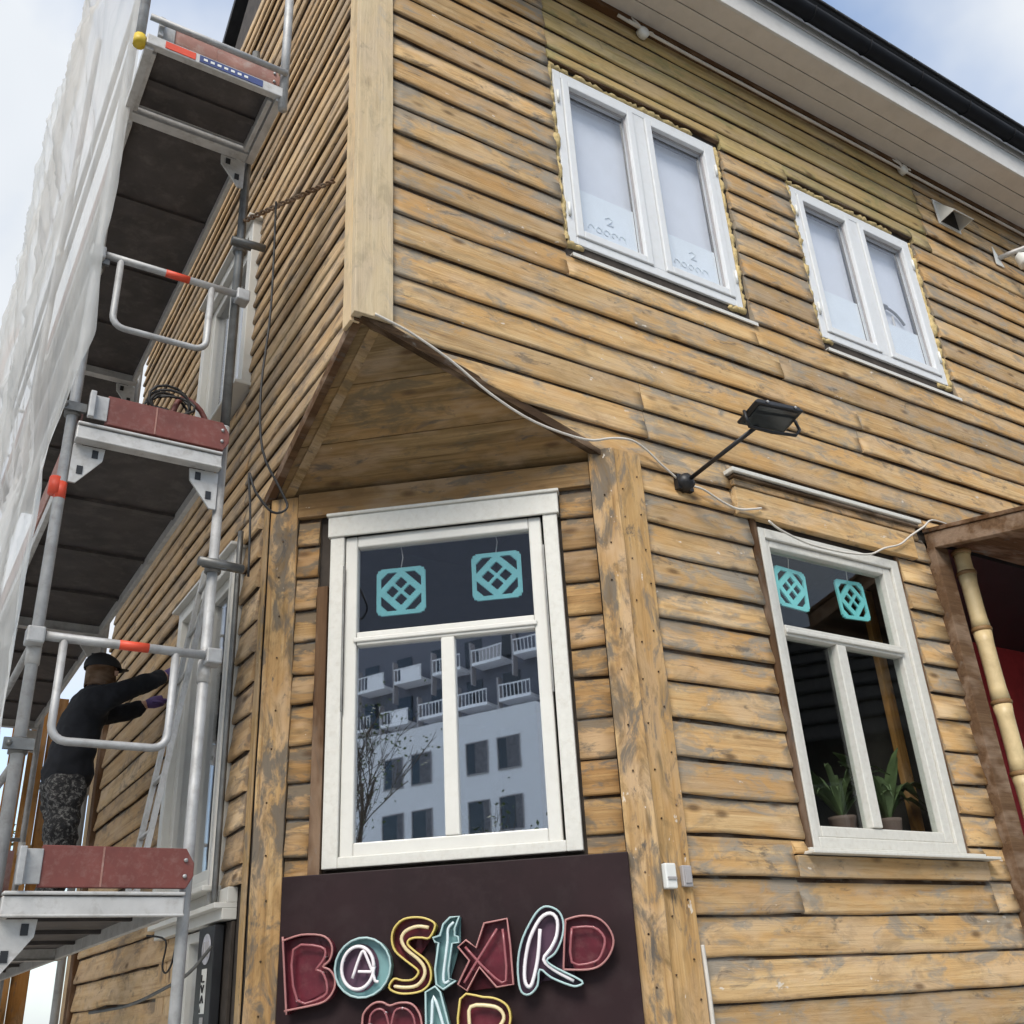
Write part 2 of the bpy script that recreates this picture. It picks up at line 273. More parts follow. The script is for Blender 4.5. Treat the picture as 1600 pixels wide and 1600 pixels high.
class MB:
    def __init__(s): s.v = []; s.f = []; s.mi = []; s.sm = []
    def add(s, vs, fs, mi=0, smooth=False):
        b = len(s.v); s.v += [tuple(v) for v in vs]
        for f in fs: s.f.append(tuple(b + i for i in f)); s.mi.append(mi); s.sm.append(smooth)
    def box(s, x0, x1, y0, y1, z0, z1, mi=0, M=None):
        vs = [(x, y, z) for x in (x0, x1) for y in (y0, y1) for z in (z0, z1)]
        if M is not None: vs = [M @ Vector(v) for v in vs]
        s.add(vs, [(0, 1, 3, 2), (4, 6, 7, 5), (0, 4, 5, 1), (2, 3, 7, 6), (0, 2, 6, 4), (1, 5, 7, 3)], mi)
    def beam(s, p0, p1, w, h, up=(0, 0, 1), mi=0):
        p0 = Vector(p0); p1 = Vector(p1); d = p1 - p0; M = frame_mat(p0, d, up if abs(d.normalized().dot(Vector(up))) < 0.98 else (0, 1, 0))
        s.box(0, d.length, -w / 2, w / 2, -h / 2, h / 2, mi, M)
    def tube(s, pts, r, n=8, mi=0, closed=False, rad=None):
        pts = [Vector(p) for p in pts]; N = len(pts); rings = []
        t0 = (pts[1] - pts[0]).normalized(); ref = Vector((0, 0, 1)) if abs(t0.z) < 0.9 else Vector((1, 0, 0))
        u = t0.cross(ref).normalized()
        for i, p in enumerate(pts):
            if closed: t = pts[(i + 1) % N] - pts[i - 1]
            else: t = pts[min(i + 1, N - 1)] - pts[max(i - 1, 0)]
            t.normalize(); u = (u - t * u.dot(t)).normalized(); v = t.cross(u)
            rr = rad[i] if rad else r
            rings.append([p + (u * math.cos(a) + v * math.sin(a)) * rr for a in [2 * math.pi * k / n for k in range(n)]])
        vs = [v for ri in rings for v in ri]; fs = []
        for i in range(N if closed else N - 1):
            j = (i + 1) % N
            for k in range(n): fs.append((i * n + k, i * n + (k + 1) % n, j * n + (k + 1) % n, j * n + k))
        if not closed:
            fs.append(tuple(range(n - 1, -1, -1))); fs.append(tuple((N - 1) * n + k for k in range(n)))
        s.add(vs, fs, mi, True)
    def prism(s, poly, y0, y1, mi=0, M=None, caps=True):
        """poly in local (x,z), extruded along local y"""
        n = len(poly); vs = [(x, y0, z) for x, z in poly] + [(x, y1, z) for x, z in poly]
        if M is not None: vs = [M @ Vector(v) for v in vs]
        fs = [(i, (i + 1) % n, n + (i + 1) % n, n + i) for i in range(n)]
        if caps: fs += [tuple(range(n - 1, -1, -1)), tuple(range(n, 2 * n))]
        s.add(vs, fs, mi)
    def build(s, name, mats, parent=None, M=None, local=False, bevel=0, recalc=True):
        me = bpy.data.meshes.new(name)
        vs = s.v
        if M is not None and not local: vs = [M.inverted() @ Vector(v) for v in vs]
        me.from_pydata([tuple(v) for v in vs], [], s.f)
        if not isinstance(mats, (list, tuple)): mats = [mats]
        for m in mats: me.materials.append(m)
        for i, p in enumerate(me.polygons): p.material_index = s.mi[i]; p.use_smooth = s.sm[i]
        if recalc:
            b = bmesh.new(); b.from_mesh(me); bmesh.ops.recalc_face_normals(b, faces=b.faces)
            b.to_mesh(me); b.free()
        o = bpy.data.objects.new(name, me)
        link(o, parent, M)
        if bevel:
            bv = o.modifiers.new('bevel', 'BEVEL'); bv.width = bevel; bv.segments = 2; bv.limit_method = 'ANGLE'
        return o
def crom(pts, k=4, closed=False):
    P = [Vector(p) for p in pts]; n = len(P); o = []
    for i in range(n if closed else n - 1):
        a, b, c, d = (P[(i - 1) % n], P[i], P[(i + 1) % n], P[(i + 2) % n]) if closed else (P[max(i - 1, 0)], P[i], P[i + 1], P[min(i + 2, n - 1)])
        for j in range(k):
            t = j / k
            o.append(0.5 * ((2 * b) + (c - a) * t + (2 * a - 5 * b + 4 * c - d) * t * t + (3 * b - a - 3 * c + d) * t ** 3))
    if not closed: o.append(P[-1])
    return o

class Wall:
    """s along the wall, outward is -local y, z up"""
    def __init__(w, O, X): w.O = Vector((*O, 0)); w.X = Vector((*X, 0)).normalized(); w.N = -Vector((0, 0, 1)).cross(w.X)
    def p(w, s, z, out=0.0): q = w.O + w.X * s + w.N * out; return Vector((q.x, q.y, z))
    def m(w, s, z, out=0.0): return frame_mat(w.p(s, z, out), w.X, (0, 0, 1))
CX, CY = 1.42, 1.18; CL = math.hypot(CX, CY)
WR = Wall((0, 0), (1, 0)); WL = Wall((0, 0), (0, -1)); WC = Wall((-CX / CL * 0.041, CY + CY / CL * 0.041), (CX, -CY))

# ------------------------------------------------------------------ ground
g = MB(); g.add([(-300, -300, 0), (300, -300, 0), (300, 300, 0), (-300, 300, 0)], [(0, 1, 2, 3)])
tag(g.build('ground', ASPH), kind='structure')
g = MB(); g.box(-7.0, 14, -7.0, 9, 0.004, 0.12); tag(g.build('pavement', PAVE, bevel=0.02), kind='structure')  # out of view; made wide and pale to bounce light onto soffits and undersides

# ------------------------------------------------------------------ the house
house = thing('wooden_house', 'two storey timber house with sanded brown clapboards and cut off corner entrance', 'house', (4.5, 2.6, 0))
ZA, ZR, ZLf = 4.65, 4.20, 4.18           # soffit apex and its two low ends
HX, HY, EZ = 9.6, 5.3, 7.97
W1 = (1.31, 2.70, 5.64, 7.09); W2 = (3.45, 4.81, 5.67, 7.07); WG = (2.45, 3.645, 2.24, 4.0)
DOOR = (4.02, 7.2, 0.0, 4.22)
LU = (-2.75, -1.78, 5.28, 6.5); LG = (-2.62, -1.62, 2.26, 3.95); LB = (-2.05, -1.62, 0.7, 2.04)
# sheathing behind the boards
def sheath(W, rects, holes, name, quads=()):
    mb = MB()
    for (s0, s1, z0, z1) in rects:
        ss = sorted({s0, s1, *[v for h in holes for v in h[:2] if s0 < v < s1]}); zs = sorted({z0, z1, *[v for h in holes for v in h[2:] if z0 < v < z1]})
        for a, b in zip(ss, ss[1:]):
            for c, d in zip(zs, zs[1:]):
                cm, zm = (a + b) / 2, (c + d) / 2
                if any(h[0] < cm < h[1] and h[2] < zm < h[3] for h in holes): continue
                mb.box(a, b, 0.004, 0.12, c, d, 0, W.m(0, 0))
    for q in quads: mb.prism(q, 0.004, 0.12, 0, W.m(0, 0))
    return mb.build(name, TAR, house)
sheath(WR, [(CX, HX, 0, ZR), (CX, HX, ZR, ZA), (0, HX, ZA, 8.1)], [W1, W2, WG, DOOR], 'wall', [[(0.0, ZA), (CX, ZR), (CX, ZA)]])
sheath(WL, [(-HY, -CY, 0, ZLf), (-HY, -CY, ZLf, ZA), (-HY, 0, ZA, 8.1)], [LU, LG, LB], 'wall', [[(0.0, ZA), (-CY, ZA), (-CY, ZLf)], [(-HY, 8.1), (0, 8.1), (-HY / 2, 10.1)]])
CWIN = (0.40, 1.605, 2.22, 4.02)
sheath(WC, [(0.041, CL + 0.041, 0, 4.19)], [CWIN], 'wall')
mb = MB(); mb.box(HX - 0.12, HX, 0.0, HY, 0, 8.1); mb.box(0.12, HX, HY - 0.12, HY, 0, 8.1); mb.build('wall', TAR, house)
mb = MB(); mb.box(0.13, HX - 0.13, 1.6, HY - 0.13, 4.22, 4.4); mb.box(1.7, HX - 0.13, 0.13, 1.59, 4.22, 4.4); mb.build('floor_slab', ROOM, house)
mb = MB(); mb.box(0.13, HX - 0.13, 0.13, HY - 0.13, 7.98, 8.08); mb.build('attic_floor', ROOM, house)
mb = MB(); mb.box(3.86, 3.92, 0.13, HY - 0.13, 0, 4.2); mb.build('inner_wall', ROOM, house)

ZB_LOW = [0.1, 0.28, 0.465, 0.65, 0.835, 1.02, 1.205, 1.395, 1.58, 1.756, 1.936, 2.1, 2.284, 2.456, 2.628, 2.816, 3.012, 3.164, 3.336, 3.508, 3.69, 3.87, 4.045, 4.2, 4.385, 4.574, 4.764, 4.952, 5.156, 5.36, 5.548, 5.732, 5.936, 6.136, 6.336, 6.52, 6.692, 6.884, 7.075, 7.26, 7.44, 7.62, 7.79, 7.97]
NB = [0]
def board(W, s0, s1, z0, z1, mat, lowf=None, tb=0.035, tt=0.006, out=0.0, n=None, jit=0.0055):
    Ln = s1 - s0
    if Ln < 0.015 or z1 - z0 < 0.02: return
    mb = MB(); NB[0] += 1
    n0 = n or max(2, int(Ln / 0.2)); xs = [Ln * i / n0 for i in range(n0 + 1)]
    if Ln > 0.5: xs = sorted(set([0, 0.07] + [x for x in xs if 0.12 < x < Ln - 0.12] + [Ln - 0.07, Ln]))
    n = len(xs) - 1
    sec = []; wear = []
    tilt = R_.uniform(-0.004, 0.004); tv = R_.uniform(-0.008, 0.007); ph = R_.uniform(0, 90)
    for i, x in enumerate(xs):
        dz = (noise.noise((x * 1.7 + ph, z0 * 9, 1.3)) + 0.6 * noise.noise((x * 5 + ph, z0 * 9, 4.3))) * jit * 2 + tilt * (x / Ln - 0.5)
        t = tb + tv + noise.noise((x * 1.3 + ph, z0 * 5, 7.7)) * 0.006
        zb = 0.0 + dz; top = z1 - z0 + 0.018
        if lowf: zb = max(zb, lowf(s0 + x) - z0)
        k = max(0.0, min(1.0, zb / max(top, 1e-6))); tbx = t + (tt - t) * k
        zb = min(zb, top - 0.004)
        sec.append([(x, 0.002, zb + 0.004), (x, -tbx + 0.013, zb), (x, -tbx + 0.005, zb + 0.002), (x, -tbx + 0.001, zb + 0.009), (x, -tbx, zb + 0.02), (x, -(tbx * 0.5 + tt * 0.5) - 0.001, max(top * 0.55, zb + 0.0205)), (x, -(tbx * 0.25 + tt * 0.75) - 0.004, max(top - 0.03, zb + 0.021)), (x, -tt, max(top, zb + 0.022)), (x, 0.002, max(top, zb + 0.022))])
        e = max(0.0, 1 - min(x, Ln - x) / 0.16) * (R_.uniform(.2, .75) if Ln > .4 else .2)
        wear += [e + .3, e + .3, e + .2, e, e, e, min(1, e + .5), 1, 1]
    vs = [v for s in sec for v in s]; k = 9
    b0 = len(mb.v); mb.v += vs
    for i in range(n):
        for j in range(k - 1):
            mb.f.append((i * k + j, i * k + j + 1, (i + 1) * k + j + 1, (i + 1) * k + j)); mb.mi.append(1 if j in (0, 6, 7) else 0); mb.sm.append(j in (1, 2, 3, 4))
    mb.f.append(tuple(range(k))[::-1]); mb.mi.append(0); mb.sm.append(False)
    mb.f.append(tuple(n * k + j for j in range(k))); mb.mi.append(0); mb.sm.append(False)
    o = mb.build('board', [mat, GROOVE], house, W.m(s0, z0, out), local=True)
    at = o.data.attributes.new('wear', 'FLOAT', 'POINT'); at.data.foreach_set('value', wear)
    return o
def clad(W, s0, s1, rows, holes, mat, matf=None, joints=(2.6, 4.2), lowf=None, span=None, tb=0.038):
    for z0, z1 in zip(rows, rows[1:]):
        a0, a1 = (s0, s1) if span is None else span(z0, z1)
        if a1 - a0 < 0.05: continue
        ivs = [(a0, a1, z0, z1)]
        for h in holes:
            nw = []
            for (a, b, c, d) in ivs:
                if h[1] <= a or h[0] >= b or h[3] <= c + 0.004 or h[2] >= d - 0.004: nw.append((a, b, c, d)); continue
                if h[0] > a: nw.append((a, h[0], c, d))
                if h[1] < b: nw.append((h[1], b, c, d))
                if h[2] > c + 0.02: nw.append((max(a, h[0]), min(b, h[1]), c, h[2]))
                if h[3] < d - 0.02: nw.append((max(a, h[0]), min(b, h[1]), h[3], d))
            ivs = nw
        for (a, b, c, d) in ivs:
            x = a
            while x < b - 0.01:
                e = min(b, x + R_.uniform(*joints))
                if b - e < 0.5: e = b
                m_ = matf(x, e, c) if matf else mat
                board(W, x, e - (0.003 if e < b else 0), c, d, m_, lowf, tb)
                x = e
def pad(h, d): return (h[0] - d, h[1] + d, h[2] - d, h[3] + d)
iz = ZB_LOW.index(4.2); rows_lo = ZB_LOW[:iz + 1]; rows_up = ZB_LOW[iz:]
# right wall, lower: between the corner post and the entrance
GH = (WG[0] - 0.17, WG[1] + 0.19, WG[1] and 2.10, 4.32)
clad(WR, 1.612, DOOR[0] - 0.03, rows_lo, [(2.39, 3.68, 2.20, 4.05), (2.28, 3.84, 4.045, 4.33), (2.30, 3.80, 2.09, 2.21)], PINE)
# right wall, upper
lowR = lambda s: ZA + (ZR - ZA) * s / CX if s < CX else 0
NEWX = 1.27
def clad_up():
    for z0, z1 in zip(rows_up, rows_up[1:]):
        st = 0.157
        if z0 < ZA:
            s_in = CX * (ZA - (z1 - 0.01)) / (ZA - ZR); st = max(st, s_in)
        hs = [(W1[0] - .04, W1[1] + .055, W1[2] - .115, W1[3] + .065), (W2[0] - .04, W2[1] + .055, W2[2] - .115, W2[3] + .06), (2.28, 3.84, 4.0, 4.33), (DOOR[0] - 0.1, DOOR[1], 0, 4.30)]
        if z0 >= 7.05:      # replaced, greener boards above the windows
            clad(WR, 0, 0, [z0, z1], hs, PINE, span=lambda a, b: (st, NEWX - 0.004), joints=(4, 5))
            clad(WR, 0, 0, [z0, z1], hs, PINE_NEW, span=lambda a, b: (NEWX, 5.1), joints=(3, 5))
            clad(WR, 0, 0, [z0, z1], hs, PINE, span=lambda a, b: (5.103, HX), joints=(3, 5))
        elif z0 < ZA:
            sx = CX + R_.choice((0.28, 0.62, 2.6, 3.1))
            clad(WR, 0, 0, [z0, z1], hs, PINE, span=lambda a, b: (st, sx), joints=(9, 10), lowf=lowR)
            clad(WR, 0, 0, [z0, z1], hs, PINE, span=lambda a, b: (sx + 0.003, HX))
        else:
            clad(WR, 0, 0, [z0, z1], hs, PINE, span=lambda a, b: (st, HX))
clad_up()
# left wall
lowL = lambda s: ZA + (ZLf - ZA) * (-s) / CY if -s < CY else 0
rows_side = [4.2 + 0.1257 * i for i in range(31)]; gable = [7.971 + 0.185 * i for i in range(0, 9)]
clad(WL, -HY, -CY - 0.072, rows_lo, [pad(LG, 0.09), (LB[0] - 0.12, -CY, 0, 2.2)], PINE_SIDE, joints=(2.5, 4))
for z0, z1 in zip(rows_side, rows_side[1:]):
    en = -0.10
    if z0 < ZA: en = min(en, -CY * (ZA - (z1 - 0.01)) / (ZA - ZLf))
    if z0 < ZA:
        clad(WL, 0, 0, [z0, z1], [pad(LU, 0.08)], PINE_SIDE, span=lambda a, b: (-CY - 0.4, en), joints=(9, 10), lowf=lowL, tb=0.032)
        clad(WL, 0, 0, [z0, z1], [pad(LU, 0.08)], PINE_SIDE, span=lambda a, b: (-HY, -CY - 0.403), joints=(3, 5), tb=0.032)
    else:
        clad(WL, 0, 0, [z0, z1], [pad(LU, 0.08)], PINE_SIDE, span=lambda a, b: (-HY, en), joints=(3.4, 6), tb=0.032)
for z0, z1 in zip(gable, gable[1:]):
    k = (z1 - 8.1) / 2.0 * HY / 2; k = max(k, 0)
    clad(WL, 0, 0, [z0, z1], [], PINE_SIDE, span=lambda a, b: (-HY + k, -max(k, 0.1)), joints=(9, 10))
# chamfer stubs beside the big window
rc = [z for z in ZB_LOW if 0.05 < z < 4.0] + [4.02]
clad(WC, 0.215, 0.33, rc, [], STUB); clad(WC, 1.622, 1.79, rc, [], STUB)
def plank(name, W, s0, s1, z0, z1, o0, o1, mat, vertical=False, parent=house, bevel=0.004, rough=0.0):
    mb = MB()
    if vertical:
        M_ = frame_mat(W.p((s0 + s1) / 2, z0, (o0 + o1) / 2), (0, 0, 1), W.X); n = max(1, int((z1 - z0) / 0.18))
        hw = (s1 - s0) / 2; hy = (o1 - o0) / 2; ph = R_.uniform(0, 50); rings = []
        for i in range(n + 1):
            x = (z1 - z0) * i / n; e = lambda k: rough * noise.noise((x * 2.3 + ph, k * 3.1, 0))
            rings.append([(x, -hy, -hw + e(1)), (x, hy + e(3) * .5, -hw + e(1)), (x, hy + e(4) * .5, hw + e(2)), (x, -hy, hw + e(2))])
        fs = [(i * 4 + j, i * 4 + (j + 1) % 4, i * 4 + 4 + (j + 1) % 4, i * 4 + 4 + j) for i in range(n) for j in range(4)]
        fs += [(3, 2, 1, 0), (n * 4, n * 4 + 1, n * 4 + 2, n * 4 + 3)]
        mb.add([v for r in rings for v in r], fs)
    else:
        M_ = W.m(s0, (z0 + z1) / 2, (o0 + o1) / 2)
        mb.box(0, s1 - s0, -(o1 - o0) / 2, (o1 - o0) / 2, -(z1 - z0) / 2, (z1 - z0) / 2)
    return mb.build(name, mat, parent, M_, local=True, bevel=bevel)
# corner boards above
plank('corner_board', WR, -0.052, 0.152, 4.62, 8.0, 0.002, 0.052, PALE, True, rough=0.003)
plank('corner_board', WL, -0.098, 0.0, 4.60, 9.0, 0.002, 0.052, PALE, True, rough=0.003)
# corner posts below
plank('corner_post', WR, 1.415, 1.607, 0.12, 4.245, 0.003, 0.058, POSTR, True, rough=0.010)
plank('corner_post', WC, 1.795, 1.935, 0.12, 4.235, 0.003, 0.060, POST, True, rough=0.010)
plank('corner_post', WC, 0.058, 0.212, 0.12, 4.165, 0.003, 0.036, POST, True, rough=0.010)
plank('corner_post', WL, -1.25, -1.18, 0.12, 4.17, 0.003, 0.014, POSTR, True, rough=0.008)
plank('trim_strip', WC, 0.335, 0.392, 1.0, 3.62, 0.004, 0.05, BROWNL, True)
plank('header_board', WC, 0.212, 1.792, 4.035, 4.175, 0.004, 0.046, STUB)
# sloping soffit under the jettied corner, three planks
A = Vector((0.0, 0.0, ZA - 0.004)); B = Vector((CX + 0.02, 0, ZR)); Cc = Vector((0, CY + 0.02, ZLf))
up = (B - A).cross(Cc - A).normalized(); up = up if up.z > 0 else -up
cuts = [0.0, 0.36, 0.68, 1.0]
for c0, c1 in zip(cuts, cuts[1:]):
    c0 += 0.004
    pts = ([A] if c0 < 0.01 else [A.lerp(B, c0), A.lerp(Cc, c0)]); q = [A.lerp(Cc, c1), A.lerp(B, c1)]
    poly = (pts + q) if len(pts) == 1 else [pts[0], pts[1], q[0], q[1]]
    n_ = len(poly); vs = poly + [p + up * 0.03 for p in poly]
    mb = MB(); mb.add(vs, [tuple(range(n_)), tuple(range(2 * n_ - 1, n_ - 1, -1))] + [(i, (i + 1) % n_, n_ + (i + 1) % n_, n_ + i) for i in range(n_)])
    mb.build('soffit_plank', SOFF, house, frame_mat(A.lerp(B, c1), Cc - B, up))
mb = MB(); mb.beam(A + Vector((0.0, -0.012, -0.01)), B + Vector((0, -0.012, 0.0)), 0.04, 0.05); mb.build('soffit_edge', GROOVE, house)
mb = MB(); mb.beam(A + Vector((-0.012, 0, -0.01)), Cc + Vector((-0.012, 0, 0.0)), 0.04, 0.06); mb.build('soffit_edge', BROWN, house)
mb = MB(); mb.beam(A.lerp(Cc, 0.03) + Vector((0.09, 0.0, -0.022)), Cc + Vector((0.07, -0.03, -0.02)), 0.05, 0.02, up=up); mb.build('soffit_batten', SOFF, house)

# eaves: soffit boards, fascia, gutter, roof
for i, (y0, y1) in enumerate([(-0.19, -0.03), (-0.33, -0.196), (-0.47, -0.336)]):
    mb = MB(); mb.box(-0.35, HX + 0.4, y0, y1, EZ, EZ + 0.02); mb.build('soffit_board', SOFW, house, bevel=0.004)
mb = MB(); mb.box(-0.3, HX + 0.3, -0.468, 0.1, EZ + 0.03, EZ + 0.05); mb.build('eave_backing', TAR, house)
mb = MB(); mb.box(0.155, HX, -0.075, -0.002, EZ - 0.05, EZ - 0.003); mb.build('eave_trim', BROWN, house)
mb = MB(); mb.box(-0.36, HX + 0.4, -0.497, -0.474, EZ - 0.012, EZ + 0.222); mb.build('fascia', FASC, house, bevel=0.004)
mb = MB(); mb.box(-0.36, HX + 0.4, -0.50, -0.478, EZ + 0.236, EZ + 0.37); mb.build('fascia', FASC, house, bevel=0.004)
mb = MB(); sec = [(math.cos(a), math.sin(a)) for a in [math.pi + math.pi * k / 10 for k in range(11)]]; gy, gz = -0.583, EZ + 0.335
vs = [(x, gy + c * 0.065, gz + s * 0.07) for x in (-0.4, HX + 0.4) for c, s in sec] + [(x, gy + c * 0.06, gz + s * 0.065) for x in (-0.4, HX + 0.4) for c, s in sec]
fs = [(i, i + 1, 11 + i + 1, 11 + i) for i in range(10)] + [(22 + i, 22 + i + 1, 33 + i + 1, 33 + i) for i in range(10)] + [(0, 11, 33, 22), (10, 32, 43, 21)]
mb.add(vs, fs, 0, True); gut = mb.build('gutter', GUT, house)
for x in [0.3 + 0.62 * i for i in range(15)]:
    mb = MB(); mb.tube([(x, gy + .068 * math.cos(a), gz + .073 * math.sin(a)) for a in [math.pi * (1 + k / 6) for k in range(7)]], 0.006, 6); mb.build('gutter_bracket', GUT, gut)
rp = [(-0.56, EZ + .38), (HY / 2, 10.75), (HY + 0.7, EZ + .38), (HY + 0.7, EZ + .47), (HY / 2, 10.87), (-0.625, EZ + .44)]
mb2 = MB(); n_ = len(rp); vv = [(x, y, z) for x in (-0.03, HX + 0.4) for y, z in rp]
mb2.add(vv, [(i, (i + 1) % n_, n_ + (i + 1) % n_, n_ + i) for i in range(n_)] + [tuple(range(n_)), tuple(range(2 * n_ - 1, n_ - 1, -1))]); rfm = mb2.build('roof', ROOFM, house)
for k in range(32):
    x = 0.0 + k * 0.305; mb = MB(); mb.box(x, x + .303, -.645, -.50, EZ + .445, EZ + .475); mb.build('edge_tile', ROOFM, rfm, bevel=0.008)

# ------------------------------------------------------------------ windows
def fr(mb, s0, s1, z0, z1, wl, wr, wb, wt, o0, o1, W, mi=0):
    M_ = W.m(0, 0)
    mb.box(s0, s0 + wl, -o1, -o0, z0, z1, mi, M_); mb.box(s1 - wr, s1, -o1, -o0, z0, z1, mi, M_)
    mb.box(s0 + wl, s1 - wr, -o1, -o0, z0, z0 + wb, mi, M_); mb.box(s0 + wl, s1 - wr, -o1, -o0, z1 - wt, z1, mi, M_)
def pane(W, s0, s1, z0, z1, out, mat, parent):
    mb = MB(); mb.box(s0, s1, -out, -out + 0.004, z0, z1, 0, W.m(0, 0)); return mb.build('pane', mat, parent)
def foam(W, h, parent, seed):
    r = random.Random(seed); mb = MB(); s0, s1, z0, z1 = h
    path = []
    def run(a, b, n):
        for i in range(n): path.append((a[0] + (b[0] - a[0]) * i / n, a[1] + (b[1] - a[1]) * i / n))
    segs = [((s0 - .02, z0 - .015), (s0 - .02, z1 + .02)), ((s0 - .02, z1 + .025), (s0 + (s1 - s0) * 0.86, z1 + .025)), ((s1 + .02, z1), (s1 + .018, z0)), ((s1 - 0.12, z0 - .022), (s1 + .02, z0 - .022)), ((s0 - .02, z0 - .02), (s0 + 0.1, z0 - .02))]
    for a, b in segs:
        Ln = math.hypot(b[0] - a[0], b[1] - a[1]); n = max(4, int(Ln / 0.022)); pts = []; rad = []
        for i in range(n + 1):
            t = i / n; pts.append(W.p(a[0] + (b[0] - a[0]) * t + r.uniform(-.006, .006), a[1] + (b[1] - a[1]) * t + r.uniform(-.006, .006), -0.002 + r.uniform(-.012, .012)))
            rad.append(0.013 + 0.03 * abs(noise.noise((t * Ln * 6.5, seed * 3.1 + a[0], 2))) + r.uniform(0, .003))
        mb.tube(pts, 0.02, 6, 0, False, rad)
    return tag(mb.build('foam_sealant', FOAM, parent), kind='stuff')
def upper_window(h, seed, label):
    s0, s1, z0, z1 = h; W = WR; c = (s0 + s1) / 2
    mb = MB(); fr(mb, s0, s1, z0, z1, .06, .06, .06, .06, -0.06, 0.012, W); mb.box(c - .05, c + .05, -0.010, 0.06, z0 + .06, z1 - .06, 0, W.m(0, 0))
    win = tag(mb.build('window', PVC, house, bevel=0.005), label)
    for a, b in ((s0 + .062, c - .052), (c + .052, s1 - .062)):
        mb = MB(); fr(mb, a, b, z0 + .062, z1 - .062, .052, .052, .055, .055, -0.05, 0.024, W); mb.build('sash', PVC, win, bevel=0.006)
        pane(W, a + .05, b - .05, z0 + .115, z1 - .115, -0.02, GL_UP, win)
        mb = MB(); fr(mb, a + .05, b - .05, z0 + .115, z1 - .115, .012, .012, .012, .012, -0.018, -0.006, W); mb.build('gasket', GREYB, win)
        mb = MB(); mb.box(a + .02, b - .02, 0.10, 0.105, z0 + .1, z1 - .1, 0, W.m(0, 0)); mb.build('blind', BLIND, win)
        zt = z0 + .115 + (0.42 if b < c else 0.36); mb = MB(); mb.box(a + .05, b - .05, 0.055, 0.058, z0 + .11, zt, 0, W.m(0, 0)); fm = mb.build('paper_film', FILM, win)
        # faint print on the film
        if s0 > 3: continue
        mb = MB(); M_ = W.m((a + b) / 2 + 0.03, z0 + 0.255, -0.0535); r = random.Random(seed + int(a * 10))
        x = -0.15
        for k in range(5):
            mb.tube([M_ @ Vector((x + .022 * math.cos(t), 0, .022 * math.sin(t))) for t in [i * 2 * math.pi / 10 for i in range(7 + (k * 3) % 4)]], 0.004, 4); mb.box(x + .026, x + .034, 0, .001, -.025, .025, 0, M_); x += 0.06
        mb.tube([M_ @ Vector(v) for v in [(-.03, 0, .12), (0, 0, .14), (.025, 0, .125), (.01, 0, .10), (-.02, 0, .075), (.03, 0, .075)]], 0.005, 4)
        mb.build('print', PRINT, win)
    foam(W, h, win, seed)
    for zc in (z0 + .25, z1 - .25):
        for s_ in (s0 + .012, s1 - .03):
            mb = MB(); mb.tube([W.p(s_ + .009, zc - .05, 0.02), W.p(s_ + .009, zc + .05, 0.02)], 0.009, 8); mb.build('hinge', BOXW, win)
    mb = MB(); M_ = W.m(0, 0); mb.box(s0 - 0.0, s1 + 0.08, -0.036, 0.0, z0 - .112, z0 - .104, 0, M_); mb.box(s0 - 0.0, s1 + 0.08, -0.039, -0.033, z0 - .128, z0 - .103, 0, M_)
    mb.build('sill_flashing', WHITE, win)
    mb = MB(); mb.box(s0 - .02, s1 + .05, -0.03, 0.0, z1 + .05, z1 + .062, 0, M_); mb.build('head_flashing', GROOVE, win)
    return win
UW = upper_window
upper_window(W1, 3, 'white double casement left of the two upstairs'); upper_window(W2, 8, 'white double casement right of the two upstairs')

mb = MB(); lt_ = thing('floor_lamp', 'grey bent tube lamp standing behind the right upstairs casement', 'lamp', WR.p(4.27, 4.41, -0.14))
mb.tube(crom([WR.p(s_, z_, -0.078) for s_, z_ in [(4.28, 5.86), (4.30, 6.1), (4.33, 6.28), (4.40, 6.33), (4.52, 6.30), (4.60, 6.22)]], 4), .011, 8); mb.build('stem', DARKST, lt_)
mb = MB(); mb.tube([WR.p(4.33, 6.29, -0.078), WR.p(4.36, 6.33, -0.078), WR.p(4.42, 6.33, -0.078)], .02, 8); mb.build('joint', DARKST, lt_)
mb = MB(); mb.tube(crom([WR.p(s_, z_, -0.078) for s_, z_ in [(4.30, 5.80), (4.42, 5.92), (4.55, 6.0), (4.68, 6.05)]], 4), .013, 8); mb.build('brace', DARKST, lt_)
mb = MB(); mb.tube([WR.p(4.46, 5.98, -0.078), WR.p(4.47, 6.26, -0.078)], .009, 8); mb.build('rod', ALUW, lt_)
mb = MB(); mb.tube([WR.p(4.27, 4.41, -0.14), WR.p(4.27, 5.5, -0.1), WR.p(4.27, 5.8, -0.078), WR.p(4.30, 5.87, -0.078)], .016, 8); mb.build('post', DARKST, lt_)
# big window on the cut off corner
W = WC; s0, s1, z0, z1 = CWIN
mb = MB(); fr(mb, s0, s1, z0, z1 - .13, .075, .075, .05, .0, -0.04, 0.05, W); M_ = W.m(0, 0)
mb.box(s0 - .012, s1 + .012, -0.062, 0.02, z1 - .13, z1 - .012, 0, M_); mb.box(s0 - .02, s1 + .02, -0.075, 0.0, z1 - .012, z1 + .006, 0, M_)
cw = tag(mb.build('window', WHITEOLD, house, bevel=0.005), 'large three pane white window on the cut off corner')
mb = MB(); fr(mb, s0 + .078, s1 - .088, z0 + .045, z1 - .128, .065, .065, .065, .065, -0.03, 0.032, W); mb.build('sash', WHITE, cw, bevel=0.007)
mb = MB(); mb.box(s0 + .145, s1 - .152, -0.034, 0.03, 3.285, 3.355, 0, M_); mb.box(s0 + .13, s1 - .14, -0.045, -0.033, 3.30, 3.325, 0, M_); mb.build('transom', WHITE, cw, bevel=0.006)
